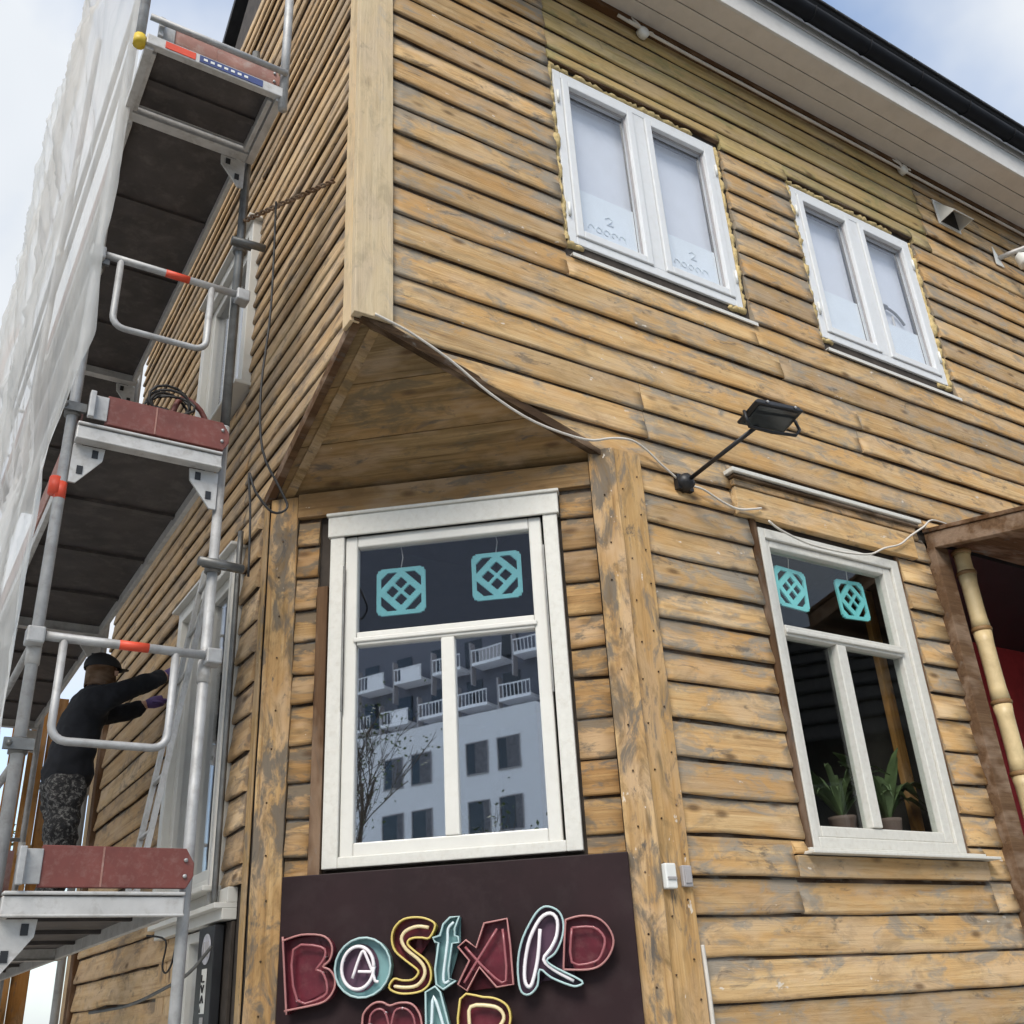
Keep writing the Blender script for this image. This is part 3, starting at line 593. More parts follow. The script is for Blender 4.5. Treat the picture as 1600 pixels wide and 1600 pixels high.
mb = MB(); mb.box(.978, 1.046, -0.034, 0.03, z0 + .11, 3.285, 0, M_); mb.build('mullion', WHITE, cw, bevel=0.006)
pane(W, s0 + .14, s1 - .15, 3.35, z1 - .19, 0.006, GL_TOP, cw)
for a, b, c, d in ( (s0 + .145, .98, z0 + .108, 3.287), (1.044, s1 - .152, z0 + .108, 3.287)): pane(W, a, b, c, d, 0.006, GL_MAIN, cw)
for s_ in (s0 + .078, s1 - .083):
    mb = MB(); mb.box(s_ - .005, s_ + .005, -0.054, -0.05, 2.95, 3.72, 0, M_); mb.build('weather_strip', DARKST, cw)

# right ground floor window
W = WR; s0, s1, z0, z1 = WG; M_ = W.m(0, 0)
mb = MB(); fr(mb, s0, s1, z0 + .0, z1, .045, .07, .055, .06, -0.08, 0.03, W)
gw = tag(mb.build('window', WHITEOLD, house, bevel=0.005), 'chipped white three pane window right of the corner post')
mb = MB(); fr(mb, s0 + .047, s1 - .072, z0 + .057, z1 - .062, .04, .07, .055, .045, -0.06, 0.014, W); mb.build('sash', WHITEOLD, gw, bevel=0.006)
mb = MB(); mb.box(s0 + .087, s1 - .142, -0.02, 0.05, 3.36, 3.425, 0, M_); mb.box(s0 + .08, s1 - .135, -0.034, -0.021, 3.375, 3.40, 0, M_); mb.build('transom', WHITEOLD, gw, bevel=0.006)
mb = MB(); mb.box(2.925, 3.0, -0.024, 0.05, z0 + .115, 3.36, 0, M_); mb.build('mullion', WHITEOLD, gw, bevel=0.006)
for a, b, c, d in ((s0 + .085, s1 - .14, 3.42, z1 - .105), (s0 + .085, 2.93, z0 + .11, 3.365), (2.995, s1 - .14, z0 + .11, 3.365)): pane(W, a, b, c, d, -0.02, GL_DARK, gw)
mb = MB(); mb.box(s0 - .09, s1 + .185, -0.105, 0.02, z0 - .035, z0 - .02, 0, M_); mb.box(s0 - .06, s1 + .12, -0.06, 0.02, z0 - .02, z0 - .002, 0, M_); mb.build('sill', WHITEOLD, gw, bevel=0.003)
plank('apron_board', W, s0 - .15, s1 + .13, z0 - .14, z0 - .04, 0.004, 0.052, PINE, parent=gw)
plank('header_board', W, s0 - .16, s1 + .19, 4.045, 4.215, 0.004, 0.056, PINE, parent=gw)
plank('side_trim', W, s0 - .055, s0 - .008, z0 - .01, 4.04, 0.0, 0.03, BROWN, True, parent=gw)
plank('side_trim', W, s1 + .006, s1 + .03, z0 + .0, 4.04, 0.0, 0.02, BROWN, True, parent=gw)
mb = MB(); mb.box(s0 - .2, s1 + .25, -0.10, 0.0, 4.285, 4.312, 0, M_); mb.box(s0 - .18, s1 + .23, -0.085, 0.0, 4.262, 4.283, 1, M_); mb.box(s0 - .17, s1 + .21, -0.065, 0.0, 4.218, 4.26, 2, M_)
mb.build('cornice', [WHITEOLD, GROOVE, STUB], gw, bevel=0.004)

# left wall windows, seen edge on behind the scaffold
def side_window(h, label, out=0.075):
    s0, s1, z0, z1 = h; W = WL; M_ = W.m(0, 0); c = (s0 + s1) / 2
    mb = MB(); fr(mb, s0 - .085, s1 + .085, z0 - .04, z1 + .085, .085, .085, .04, .085, 0.0, out, W); mb.box(s0 - .12, s1 + .12, -out - .04, 0, z1 + .085, z1 + .105, 0, M_); mb.box(s0 - .12, s1 + .12, -out - .05, 0, z0 - .065, z0 - .04, 0, M_)
    wn = tag(mb.build('window', WHITE, house, bevel=0.005), label)
    mb = MB(); fr(mb, s0, s1, z0, z1, .07, .07, .07, .07, -0.05, 0.03, W); mb.box(c - .04, c + .04, -0.03, 0.05, z0 + .07, z1 - .07, 0, M_); mb.build('sash', WHITE, wn, bevel=0.006)
    pane(W, s0 + .07, c - .04, z0 + .07, z1 - .07, 0, GL_UP, wn); pane(W, c + .04, s1 - .07, z0 + .07, z1 - .07, 0, GL_UP, wn)
    return wn
side_window(LU, 'upstairs window on the scaffolded side'); side_window(LG, 'ground floor window on the scaffolded side')
# shop window low on the side wall with its white lintel
s0, s1, z0, z1 = LB; W = WL; M_ = W.m(0, 0)
mb = MB(); fr(mb, s0, s1, z0, z1, .05, .05, .05, .05, -0.05, 0.03, W); lb = mb.build('window', WHITE, house, bevel=0.004)
pane(W, s0 + .05, s1 - .05, z0 + .05, z1 - .05, 0.0, GL_UP, lb)
mb = MB(); mb.box(s0 + .05, s1 - .05, 0.05, 0.06, z0 + .05, 1.86, 0, M_); mb.build('poster_sheet', POSTER, lb)
mb = MB(); mb.box(s0 + .06, s1 - .06, 0.03, 0.04, 1.8, 1.94, 0, M_); mb.build('paper_sheet', FILM, lb)
mb = MB(); mb.box(-2.58, -1.335, -0.07, 0.0, 2.05, 2.10, 0, M_); mb.box(-2.58, -1.335, -0.11, 0.0, 2.10, 2.125, 0, M_); mb.box(-2.58, -1.335, -0.05, 0.0, 2.125, 2.195, 0, M_); mb.build('lintel_trim', WHITE, house, bevel=0.003)
for a in (-2.58, -2.4, -2.22): plank('side_trim', WL, a, a + .16, 0.12, 2.045, 0.0, 0.03, PINE_SIDE, True)
plank('side_trim', WL, -1.615, -1.34, 0.12, 2.045, 0.0, 0.02, TAR, True)

# ------------------------------------------------------------------ entrance porch on the right
porch = thing('entrance_canopy', 'dark brown timber canopy and side post over the red entrance recess', 'canopy', (5.6, -0.4, 0))
def sloped(name, x0, x1, y0, y1, z0, z1, mat):
    mb = MB(); mb.box(x0, x1, y0, y1, z0, z1); mb.v = [(x, y, z + 0.2 * (y + .03)) for x, y, z in mb.v]; mb.build(name, mat, porch, bevel=0.004)
sloped('roof_board', 3.98, 7.3, -1.0, -0.03, 4.262, 4.29, BROWN); sloped('fascia_board', 3.99, 4.05, -1.0, -0.03, 4.15, 4.26, BROWNL)
sloped('fascia_board', 4.052, 7.3, -1.0, -0.94, 4.15, 4.26, BROWNL); sloped('ceiling_board', 4.055, 7.3, -0.935, -0.03, 4.22, 4.24, BROWN)
mb = MB(); mb.box(3.985, 4.125, -0.085, 0.0, 0.12, 4.155); mb.build('side_post', BROWNL, porch, bevel=0.004)
mb = MB(); mb.box(4.13, 4.16, 0.0, 1.2, 0.12, 4.2); mb.box(4.16, 7.2, 1.2, 1.24, 0.12, 4.2); mb.build('recess_wall', REDW, porch)
mb = MB(); mb.box(4.13, 7.2, -0.02, 1.2, 4.2, 4.23); mb.build('recess_ceiling', BLACK, porch)
bam = thing('bamboo_pole', 'upright bamboo pole beside the dark entrance post', 'bamboo pole', (4.235, -0.10, 0.12))
z = 0.12; k = 0; bx, by = 4.235, -0.10
while z < 4.1:
    z1_ = min(4.14, z + 0.43 + 0.05 * math.sin(k * 2.1)); mb = MB(); zz = [z + .012 + (z1_ - z - .024) * i / 6 for i in range(7)]
    mb.tube([(bx, by, q) for q in zz], .04, 14, 0, False, [.058, .052, .051, .051, .051, .052, .058]); mb.build('culm_segment', BAMB, bam)
    mb = MB(); mb.tube([(bx, by, z1_ - .016), (bx, by, z1_ - .008), (bx, by, z1_ + .008), (bx, by, z1_ + .016)], .047, 14, 0, False, [.056, .064, .064, .056]); mb.build('node_ring', BAMN, bam)
    z = z1_; k += 1

nail = MB(); nail.tube([(0, -.004, 0), (0, .0, 0)], .0045, 7)
nm = None
def nails(W, s, out, zs, parent=house):
    global nm
    for z in zs:
        M_ = W.m(s + R_.uniform(-.012, .012), z + R_.uniform(-.03, .03), out)
        if nm is None: o = nail.build('nail_head', GROOVE, parent, M_, local=True); nm = o.data
        else: o = bpy.data.objects.new('nail_head', nm); link(o, parent, M_)
nails(WR, 1.46, 0.0595, [1.3 + .21 * k for k in range(14)]); nails(WR, 1.565, 0.0595, [1.36 + .21 * k for k in range(14)]); nails(WC, 1.86, 0.0615, [1.4 + .23 * k for k in range(12)]); nails(WC, 0.13, 0.0375, [1.4 + .23 * k for k in range(12)])
# ------------------------------------------------------------------ sign
LET = {
'B': [(0.274, 1.923), (0.276, 1.9235), (0.356, 1.942), (0.444, 1.935), (0.484, 1.91), (0.497, 1.873), (0.486, 1.833), (0.458, 1.81), (0.487, 1.796), (0.51, 1.765), (0.511, 1.726), (0.487, 1.688), (0.442, 1.667), (0.304, 1.6485), (0.302, 1.648), (0.3015, 1.653), (0.2745, 1.918)],
'Bn': [(0.423, 1.799), (0.462, 1.848), (0.445, 1.888), (0.32, 1.886), (0.345, 1.684), (0.461, 1.694), (0.475, 1.736), (0.454, 1.786), (0.423, 1.799)],
'S': [(0.951, 1.944), (0.921, 1.969), (0.871, 1.981), (0.81, 1.976), (0.77, 1.942), (0.76, 1.897), (0.775, 1.852), (0.819, 1.814), (0.869, 1.776), (0.873, 1.758), (0.848, 1.737), (0.804, 1.737), (0.77, 1.745), (0.748, 1.713), (0.779, 1.692), (0.828, 1.685), (0.887, 1.692), (0.922, 1.72), (0.929, 1.763), (0.909, 1.808), (0.86, 1.847), (0.83, 1.875), (0.835, 1.893), (0.86, 1.9), (0.895, 1.898), (0.925, 1.896)],
'Sn': [(0.921, 1.937), (0.871, 1.945), (0.82, 1.93), (0.8, 1.899), (0.82, 1.858), (0.869, 1.819), (0.898, 1.783), (0.898, 1.748), (0.868, 1.715), (0.819, 1.709), (0.77, 1.716)],
't': [(1.056, 1.973), (1.016, 1.971), (0.986, 1.946), (0.972, 1.902), (0.94, 1.895), (0.949, 1.877), (0.964, 1.874), (0.947, 1.771), (0.951, 1.714), (0.98, 1.693), (1.034, 1.723), (1.005, 1.733), (1.004, 1.768), (1.023, 1.868), (1.053, 1.87), (1.049, 1.893), (1.034, 1.898), (1.035, 1.925)],
'tn': [(1.031, 1.952), (1.005, 1.927), (1.001, 1.874), (0.981, 1.752), (0.985, 1.717), (1.01, 1.728)],
'A': [(1.164, 1.939), (1.263, 1.951), (1.272, 1.848), (1.278, 1.696), (1.206, 1.689), (1.137, 1.769), (1.081, 1.682), (1.043, 1.709), (1.095, 1.797), (1.048, 1.853), (1.083, 1.877), (1.126, 1.844)],
'An': [(1.217, 1.914), (1.103, 1.762), (1.068, 1.712)], 'Am': [(1.077, 1.851), (1.171, 1.75), (1.246, 1.711), (1.241, 1.912)],
'R': [(1.446, 1.987), (1.488, 1.963), (1.503, 1.913), (1.489, 1.852), (1.457, 1.802), (1.422, 1.778), (1.462, 1.746), (1.562, 1.693), (1.546, 1.676), (1.514, 1.679), (1.436, 1.713), (1.391, 1.746), (1.378, 1.687), (1.343, 1.655), (1.31, 1.665), (1.299, 1.717), (1.303, 1.794), (1.327, 1.871), (1.375, 1.948), (1.411, 1.982)],
'Rn': [(1.401, 1.902), (1.384, 1.789), (1.355, 1.696), (1.335, 1.685), (1.324, 1.715), (1.331, 1.784), (1.356, 1.869), (1.404, 1.942), (1.449, 1.961), (1.476, 1.933), (1.469, 1.871), (1.439, 1.821), (1.408, 1.783), (1.448, 1.742), (1.529, 1.695)],
'D': [(1.514, 1.93), (1.578, 1.942), (1.644, 1.931), (1.688, 1.893), (1.707, 1.839), (1.688, 1.788), (1.646, 1.748), (1.589, 1.734), (1.495, 1.7395), (1.49, 1.74), (1.4905, 1.746), (1.5, 1.834), (1.512, 1.922)],
'Dn': [(1.536, 1.898), (1.627, 1.895), (1.67, 1.85), (1.655, 1.795), (1.619, 1.761), (1.525, 1.766), (1.536, 1.898)],
'm': [(0.634, 1.42), (0.634, 1.581), (0.642, 1.624), (0.681, 1.656), (0.72, 1.658), (0.75, 1.644), (0.789, 1.652), (0.838, 1.648), (0.869, 1.621), (0.887, 1.568), (0.89, 1.42)],
'mn': [(0.665, 1.45), (0.662, 1.579), (0.671, 1.618), (0.701, 1.634), (0.73, 1.619), (0.75, 1.56), (0.769, 1.621), (0.804, 1.632), (0.838, 1.614), (0.856, 1.57), (0.858, 1.45)],
'a2': [(0.905, 1.687), (0.946, 1.706), (0.967, 1.684), (0.999, 1.563), (1.03, 1.42), (0.87, 1.42), (0.905, 1.567)], 'an': [(0.905, 1.44), (0.926, 1.566), (0.936, 1.668), (0.974, 1.564), (1.0, 1.44)],
'r2': [(1.051, 1.653), (1.147, 1.655), (1.204, 1.645), (1.246, 1.618), (1.258, 1.575), (1.245, 1.53), (1.21, 1.51), (1.26, 1.42), (1.06, 1.42)], 'rn': [(1.085, 1.45), (1.085, 1.558), (1.093, 1.622), (1.175, 1.621), (1.217, 1.603), (1.229, 1.569), (1.19, 1.53), (1.12, 1.525)]}
sign = thing('bar_sign', 'maroon black sign panel with coloured channel letters under the corner window', 'sign', WC.p(1.0, 0.9, 0.1))
mb = MB(); mb.box(0.235, 1.80, -0.10, -0.045, 0.9, 2.195, 0, WC.m(0, 0)); mb.build('panel', SIGNM, sign, bevel=0.004)
def letter(key, body, rim, face, tubes, smooth=True, pts=None):
    P = pts or LET[key]; pl = [(v.x, v.y) for v in crom([(x, z, 0) for x, z in P], 3, True)] if smooth else P
    mb = MB(); n = len(pl)
    mb.prism(pl, -0.16, -0.1015, 0, WC.m(0, 0), caps=False)
    me = bmesh.new(); vs = [me.verts.new(WC.p(x, z, 0.118)) for x, z in pl]; f = me.faces.new(vs); tri = bmesh.ops.triangulate(me, faces=[f])['faces']
    me.verts.index_update(); mb.add([v.co for v in me.verts], [tuple(v.index for v in t.verts) for t in me.faces], 1); me.free()
    lt = mb.build('letter', [body, face], sign)
    mb = MB(); mb.tube([WC.p(x, z, 0.16) for x, z in pl], 0.0048, 6, 0, True); mb.build('rim', rim, lt)
    for tk, tm, r in tubes:
        pp = LET[tk] if isinstance(tk, str) else tk
        mb = MB(); mb.tube(crom([WC.p(x, z, 0.15) for x, z in pp], 3), r, 6); nt_ = mb.build('neon_tube', tm, lt)
        for x, z in pp[1::3]: mb = MB(); mb.tube([WC.p(x, z, 0.119), WC.p(x, z, 0.154)], .0045, 7); mb.build('tube_support', NEOW, lt)
    return lt
letter('B', LRED, LREDR, LRED, [('Bn', NEOR, 0.006)])
ell = lambda c, a, b, n=22: [(c[0] + a * math.cos(t), c[1] + b * math.sin(t)) for t in [2 * math.pi * i / n for i in range(n)]]
o1 = letter('O', LCY, LCYR, LCY, [([*ell((0.608, 1.797), .071, .084, 16), (0.679, 1.797)], NEOW, 0.0075), ([(0.585, 1.757), (0.612, 1.83), (0.631, 1.862), (0.65, 1.83), (0.675, 1.773), (0.685, 1.742), (0.7, 1.738)], NEOW, 0.0065), ([(0.61, 1.782), (0.64, 1.78), (0.668, 1.778)], NEOW, 0.0065)], False, ell((0.632, 1.797), .122, .117))
mb = MB(); me = bmesh.new(); vs = [me.verts.new(WC.p(x, z, 0.1215)) for x, z in ell((0.61, 1.797), .085, .095)]; me.faces.new(vs); me.verts.index_update(); mb.add([v.co for v in me.verts], [tuple(range(len(vs)))]); me.free(); mb.build('backing_disc', NEOP, o1)
letter('S', LYE, LYER, LRED, [('Sn', NEOY, 0.008)])
letter('t', LCY, LCYR, LCY, [('tn', NEOC, 0.0065)], False)
letter('A', LRED, LREDR, LRED, [('An', NEOR, 0.006), ('Am', NEOR, 0.006)], False)
letter('R', LCY, LCYR, NEOP, [('Rn', NEOW, 0.008)])
letter('D', LRED, LREDR, LRED, [('Dn', NEOR, 0.006)])
letter('m', LRED, LREDR, LRED, [('mn', NEOR, 0.005)]); letter('a2', LCY, LCYR, LCY, [('an', NEOC, 0.007)], False); letter('r2', LYE, LYER, LRED, [('rn', NEOY, 0.008)])

# black upright board with stickers on the side wall
WLS = Wall((0, 0.068), (0, -1))
ub = thing('sticker_board', 'narrow black upright board with round emblem and white stickers by the corner', 'sign board', WLS.p(-1.48, 0.8, 0.05))
mb = MB(); mb.box(-1.60, -1.345, -0.075, -0.03, 0.8, 2.035, 0, WLS.m(0, 0)); mb.build('panel', BLACK, ub, bevel=0.003)
def flat(W, poly, out, name, mat, parent):
    mb = MB(); mb.prism(poly, -out, -out + 0.0025, 0, W.m(0, 0)); return mb.build(name, mat, parent)
em = flat(WLS, ell((-1.455, 1.935), .068, .068, 24), 0.079, 'round_emblem', STICK, ub)
for k in range(3): flat(WLS, [(-1.50 + .035 * k, 1.9), (-1.485 + .035 * k, 1.9), (-1.485 + .035 * k, 1.97), (-1.50 + .035 * k, 1.965)], 0.0815, 'emblem_mark', GREYB, em)
st = flat(WLS, [(-1.495, 1.66), (-1.42, 1.66), (-1.42, 1.85), (-1.495, 1.85)], 0.079, 'white_sticker', BOXW, ub)
for i, zz in enumerate((1.81, 1.765, 1.72, 1.68)):
    mb = MB(); a = -1.457; t = {0: [(-.02, .015), (-.02, -.015), (.02, -.015)], 1: [(-.02, .015), (0, -.015), (.02, .015)], 2: [(-.02, -.015), (0, .015), (.02, -.015)], 3: [(-.02, -.015), (-.02, .015), (.02, -.015), (.02, .015)]}[i]
    mb.tube([WLS.p(a + x, zz + y, 0.0815) for x, y in t], 0.004, 4); mb.build('sticker_letter', BLACK, st)
flat(WLS, [(-1.50, 1.50), (-1.42, 1.47), (-1.40, 1.55), (-1.48, 1.58)], 0.079, 'torn_sticker', STICK, ub); flat(WLS, [(-1.52, 1.38), (-1.43, 1.33), (-1.38, 1.42), (-1.48, 1.48)], 0.081, 'torn_sticker', BOXW, ub)
flat(WLS, [(-1.48, 1.60), (-1.43, 1.60), (-1.43, 1.645), (-1.48, 1.645)], 0.079, 'small_sticker', GREYB, ub)

# ------------------------------------------------------------------ small things on the right wall
lamp = thing('wall_floodlight', 'black floodlight on a long arm sticking out of the clapboards', 'floodlight', WR.p(1.91, 4.15, 0.04))
b0 = WR.p(1.91, 4.145, 0.06); e0 = WR.p(1.95, 4.225, 0.60)
mb = MB(); mb.tube([WR.p(1.91, 4.145, 0.03), WR.p(1.91, 4.145, 0.05), WR.p(1.91, 4.145, 0.09), WR.p(1.911, 4.147, 0.105)], .05, 12, 0, False, [.052, .052, .046, .02]); mb.box(-.055, .055, -.015, 0.015, -.045, .045, 0, WR.m(1.91, 4.145, 0.045)); mb.build('mount', BLACK, lamp)
mb = MB(); mb.tube([b0, e0], .0125, 10); mb.build('arm', BLACK, lamp)
hd = frame_mat(e0 + Vector((0.035, -0.06, 0.035)), (0.97, -0.1, 0.03), Vector((0.06, 0.2, 0.97)))
mb = MB(); mb.prism([(-.15, -.013), (.15, -.013), (.155, .0), (.13, .018), (-.13, .018), (-.155, .0)], -.085, .085, 0, hd); mb.build('housing', BLACK, lamp, bevel=0.006)
mb = MB(); mb.box(-.125, .125, -.07, .07, -.0175, -.0135, 0, hd); mb.build('lens', DARKG, lamp)
for k in range(6): mb = MB(); mb.box(-.1 + k * .04 - .004, -.1 + k * .04 + .004, -.07, .07, .019, .03, 0, hd); mb.build('cooling_fin', BLACK, lamp)
mb = MB(); pts = [hd @ Vector(v) for v in [(-.165, .0, 0.0), (-.17, .0, -.06), (-.15, .02, -.085), (0.0, .03, -.085), (.15, .02, -.085), (.17, .0, -.06), (.165, .0, 0.0)]]
mb.tube(pts, .009, 6); mb.build('yoke', BLACK, lamp)
for x in (-.08, .1):
    mb = MB(); mb.tube([hd @ Vector((x, -.088, .0)), hd @ Vector((x, -.094, .0))], .008, 8); mb.build('screw', ALU, lamp)
def cable(name, pts, r, mat, label, cat='cable', k=4, group=None):
    mb = MB(); mb.tube(crom(pts, k), r, 6); return tag(mb.build(name, mat), label, cat, group)
cable('cable', [WR.p(s, z, o) for s, z, o in [(0.05, 4.63, .06), (0.12, 4.61, .065), (0.25, 4.58, .06), (0.46, 4.49, .06), (0.68, 4.36, .06), (0.94, 4.27, .055), (1.24, 4.24, .065), (1.42, 4.29, .075), (1.55, 4.31, .075), (1.66, 4.285, .06), (1.76, 4.22, .055), (1.86, 4.165, .05)]], .0065, CABW, 'white cable draped from the pale corner board to the floodlight')
cable('cable', [WR.p(s, z, o) for s, z, o in [(1.96, 4.14, .05), (2.04, 4.13, .06), (2.16, 4.08, .065), (2.27, 4.055, .07), (2.38, 4.075, .075), (2.46, 4.10, .07)]], .0065, CABW, 'short white cable end hanging right of the floodlight mount')
cable('cable', [WR.p(s, z, o) for s, z, o in [(2.50, 4.03, .07), (2.58, 3.985, .075), (2.79, 3.945, .07), (3.0, 3.94, .07), (3.17, 3.95, .07), (3.34, 3.975, .075), (3.48, 4.04, .075), (3.65, 4.10, .075), (3.77, 4.18, .08), (3.9, 4.26, .1), (4.05, 4.35, .08), (4.3, 4.36, .06)]], .0065, CABW, 'white cable sagging across the head of the ground floor window')
# conduit on eave with junction boxes
mb = MB(); mb.tube([WR.p(1.9, 7.9, .075), WR.p(2.1, 7.885, .075), WR.p(2.6, 7.885, .07), WR.p(4.9, 7.885, .07), WR.p(HX, 7.885, .07)], .012, 8); eav = tag(mb.build('eave_cable', CABW), 'grey cable clipped along the wall just below the eaves', 'cable')
def junction(s, z, label):
    t = thing('junction_box', label, 'junction box', WR.p(s, z, .06), 'junction boxes below the eaves')
    mb = MB(); mb.tube([WR.p(s, z, .04), WR.p(s, z, .085), WR.p(s, z, .095)], .045, 12, 0, False, [.045, .045, .03]); mb.build('body', BOXW, t)
    for dx, dz in ((-.13, .05), (-.10, .09), (.1, .03)):
        mb = MB(); mb.tube(crom([WR.p(s, z, .07), WR.p(s + dx * .5, z + dz * .2, .09), WR.p(s + dx, z + dz, .07)], 4), .008, 6); mb.build('cable_tail', CABW, t)
junction(2.13, 7.87, 'round white junction box with loose tails under the eave above the left upper window'); junction(4.97, 7.9, 'small round junction box under the eave above the right upper window')
def vent(s, z, label):
    t = thing('vent_hood', label, 'vent', WR.p(s, z, .05)); M_ = WR.m(s, z)
    mb = MB(); mb.add([M_ @ Vector(v) for v in [(-.13, -.05, .12), (.13, -.05, .12), (.13, -.20, -.09), (-.13, -.20, -.09)]] + [M_ @ Vector(v) for v in [(-.13, -.045, .115), (.13, -.045, .115), (.13, -.195, -.095), (-.13, -.195, -.095)]], [(0, 1, 2, 3), (7, 6, 5, 4), (0, 3, 7, 4), (1, 5, 6, 2), (3, 2, 6, 7)]); mb.build('hood', BOXW, t)
    for x in (-.13, .125):
        mb = MB(); mb.prism([(-.05, .115), (-.19, -.09), (-.05, -.11)], x, x + .005, 0, M_ @ Matrix(((0, 1, 0, 0), (1, 0, 0, 0), (0, 0, 1, 0), (0, 0, 0, 1)))); mb.build('side_plate', BOXW, t)
    mb = MB(); mb.box(-.15, .15, -.05, -.042, -.13, .14, 0, M_); mb.build('back_plate', BOXW, t)
    mb = MB(); mb.box(-.12, .12, -.056, -.051, -.10, .10, 0, M_); mb.build('dark_opening', BLACK, t)
vent(5.47, 7.60, 'white angled vent hood under the eave beside the right upper window')
al = thing('arm_lamp', 'pale wall lamp with an arm reaching out at the right picture edge', 'wall lamp', WR.p(6.12, 7.4, .05))
mb = MB(); mb.prism([(-.07, -.09), (.05, -.09), (-.05, .12)], -.05, -.04, 0, WR.m(6.12, 7.40)); mb.build('mount_plate', BOXW, al, bevel=0.003)
mb = MB(); mb.tube([WR.p(6.12, 7.40, .05), WR.p(6.16, 7.40, .16), WR.p(6.36, 7.44, .42), WR.p(6.9, 7.55, 1.0)], .024, 10); mb.build('arm', ALUW, al)
mb = MB(); mb.tube([WR.p(6.19, 7.37, .17), WR.p(6.21, 7.34, .19), WR.p(6.23, 7.29, .21), WR.p(6.235, 7.28, .215)], .06, 12, 0, False, [.03, .055, .075, .078]); mb.build('shade', BOXW, al)
mb = MB(); mb.tube([WR.p(6.236, 7.278, .2155), WR.p(6.237, 7.275, .216)], .068, 12); mb.build('dark_glass', BLACK, al)
bx1 = thing('wall_sensor', 'small white plastic box on the corner post beside the sign', 'sensor box', WR.p(1.455, 2.08, .06))
mb = MB(); mb.box(-.028, .032, -.04, 0, -.05, .055, 0, WR.m(1.455, 2.085, .058)); mb.build('body', BOXW, bx1, bevel=0.006)
mb = MB(); mb.box(-.022, .026, -.046, -.041, -.012, -.002, 0, WR.m(1.455, 2.085, .058)); mb.build('slot', GREYB, bx1)
bx2 = thing('wall_switch', 'small grey box on the corner post right of the white one', 'switch box', WR.p(1.56, 2.09, .06))
mb = MB(); mb.box(-.027, .027, -.022, 0, -.045, .045, 0, WR.m(1.565, 2.09, .058)); mb.build('body', GREYB, bx2, bevel=0.005)
mb = MB(); mb.box(-.018, .018, -.027, -.023, -.03, .03, 0, WR.m(1.565, 2.09, .058)); mb.build('rocker', GREYB, bx2, bevel=0.002)
cable('conduit', [WR.p(1.625, z, .05 + .004 * math.sin(z * 9)) for z in (1.2, 1.35, 1.5, 1.6, 1.65, 1.7, 1.78, 1.81)], .011, CABW, 'thin white conduit running down beside the lower right corner post', 'conduit')

# ------------------------------------------------------------------ hanging turquoise ornaments behind the panes
def ornament(W, s, z, out, size, label, ang=0.0):
    t = thing('window_ornament', label, 'ornament', W.p(s, z, out), 'turquoise lattice ornaments in the windows')
    N = 34; h = size / 2; mb = MB(); M_ = W.m(s, z, out) @ Matrix.Rotation(ang, 4, 'Y')
    def solid(u, v):
        a, b = abs(u), abs(v)
        if a > 1 or b > 1 or (a > .72 and b > .72 and math.hypot(a - .72, b - .72) > .28): return False
        if max(a, b) > 0.84: return True
        if a + b < 0.86:                       # inner diamond: four round holes
            for cu_, cv_ in ((.36, 0), (-.36, 0), (0, .36), (0, -.36)):
                if abs(u - cu_) + abs(v - cv_) < .25: return False
            return True
        if a + b < 0.98: return True
        if a < .13 or b < .13: return True
        return not (0.98 < a + b < 1.36)       # slanted slots in the corners
    idx = {}
    def vid(i, j, k):
        if (i, j, k) not in idx:
            idx[(i, j, k)] = len(mb.v); mb.v.append(tuple(M_ @ Vector(((i / N * 2 - 1) * h, (k - .5) * .012, (j / N * 2 - 1) * h))))
        return idx[(i, j, k)]
    on = [[solid((i + .5) / N * 2 - 1, (j + .5) / N * 2 - 1) for j in range(N)] for i in range(N)]
    g_ = lambda i, j: 0 <= i < N and 0 <= j < N and on[i][j]
    def face(*q): mb.f.append(tuple(q)); mb.mi.append(0); mb.sm.append(False)
    for i in range(N):
        for j in range(N):
            if not on[i][j]: continue
            face(vid(i, j, 0), vid(i + 1, j, 0), vid(i + 1, j + 1, 0), vid(i, j + 1, 0)); face(vid(i, j, 1), vid(i, j + 1, 1), vid(i + 1, j + 1, 1), vid(i + 1, j, 1))
            for (di, dj, a, b) in ((-1, 0, (0, 0), (0, 1)), (1, 0, (1, 1), (1, 0)), (0, -1, (1, 0), (0, 0)), (0, 1, (0, 1), (1, 1))):
                if not g_(i + di, j + dj): face(vid(i + a[0], j + a[1], 0), vid(i + b[0], j + b[1], 0), vid(i + b[0], j + b[1], 1), vid(i + a[0], j + a[1], 1))
    mb.build('lattice', CYAN, t, recalc=False)
    mb = MB(); mb.tube([M_ @ Vector((0, 0, h)), M_ @ Vector((0.01, 0, h + .06)), M_ @ Vector((0, 0, h + .12))], .003, 5); mb.build('cord', CABW, t)
ornament(WC, 0.762, 3.58, -0.03, 0.26, 'turquoise lattice ornament on the left in the corner window'); ornament(WC, 1.267, 3.61, -0.03, 0.26, 'turquoise lattice ornament on the right in the corner window')
ornament(WR, 2.74, 3.70, -0.065, 0.25, 'turquoise lattice ornament on the left in the right ground floor window', 0.05); ornament(WR, 3.255, 3.71, -0.065, 0.25, 'turquoise lattice ornament on the right in the right ground floor window', -0.05)
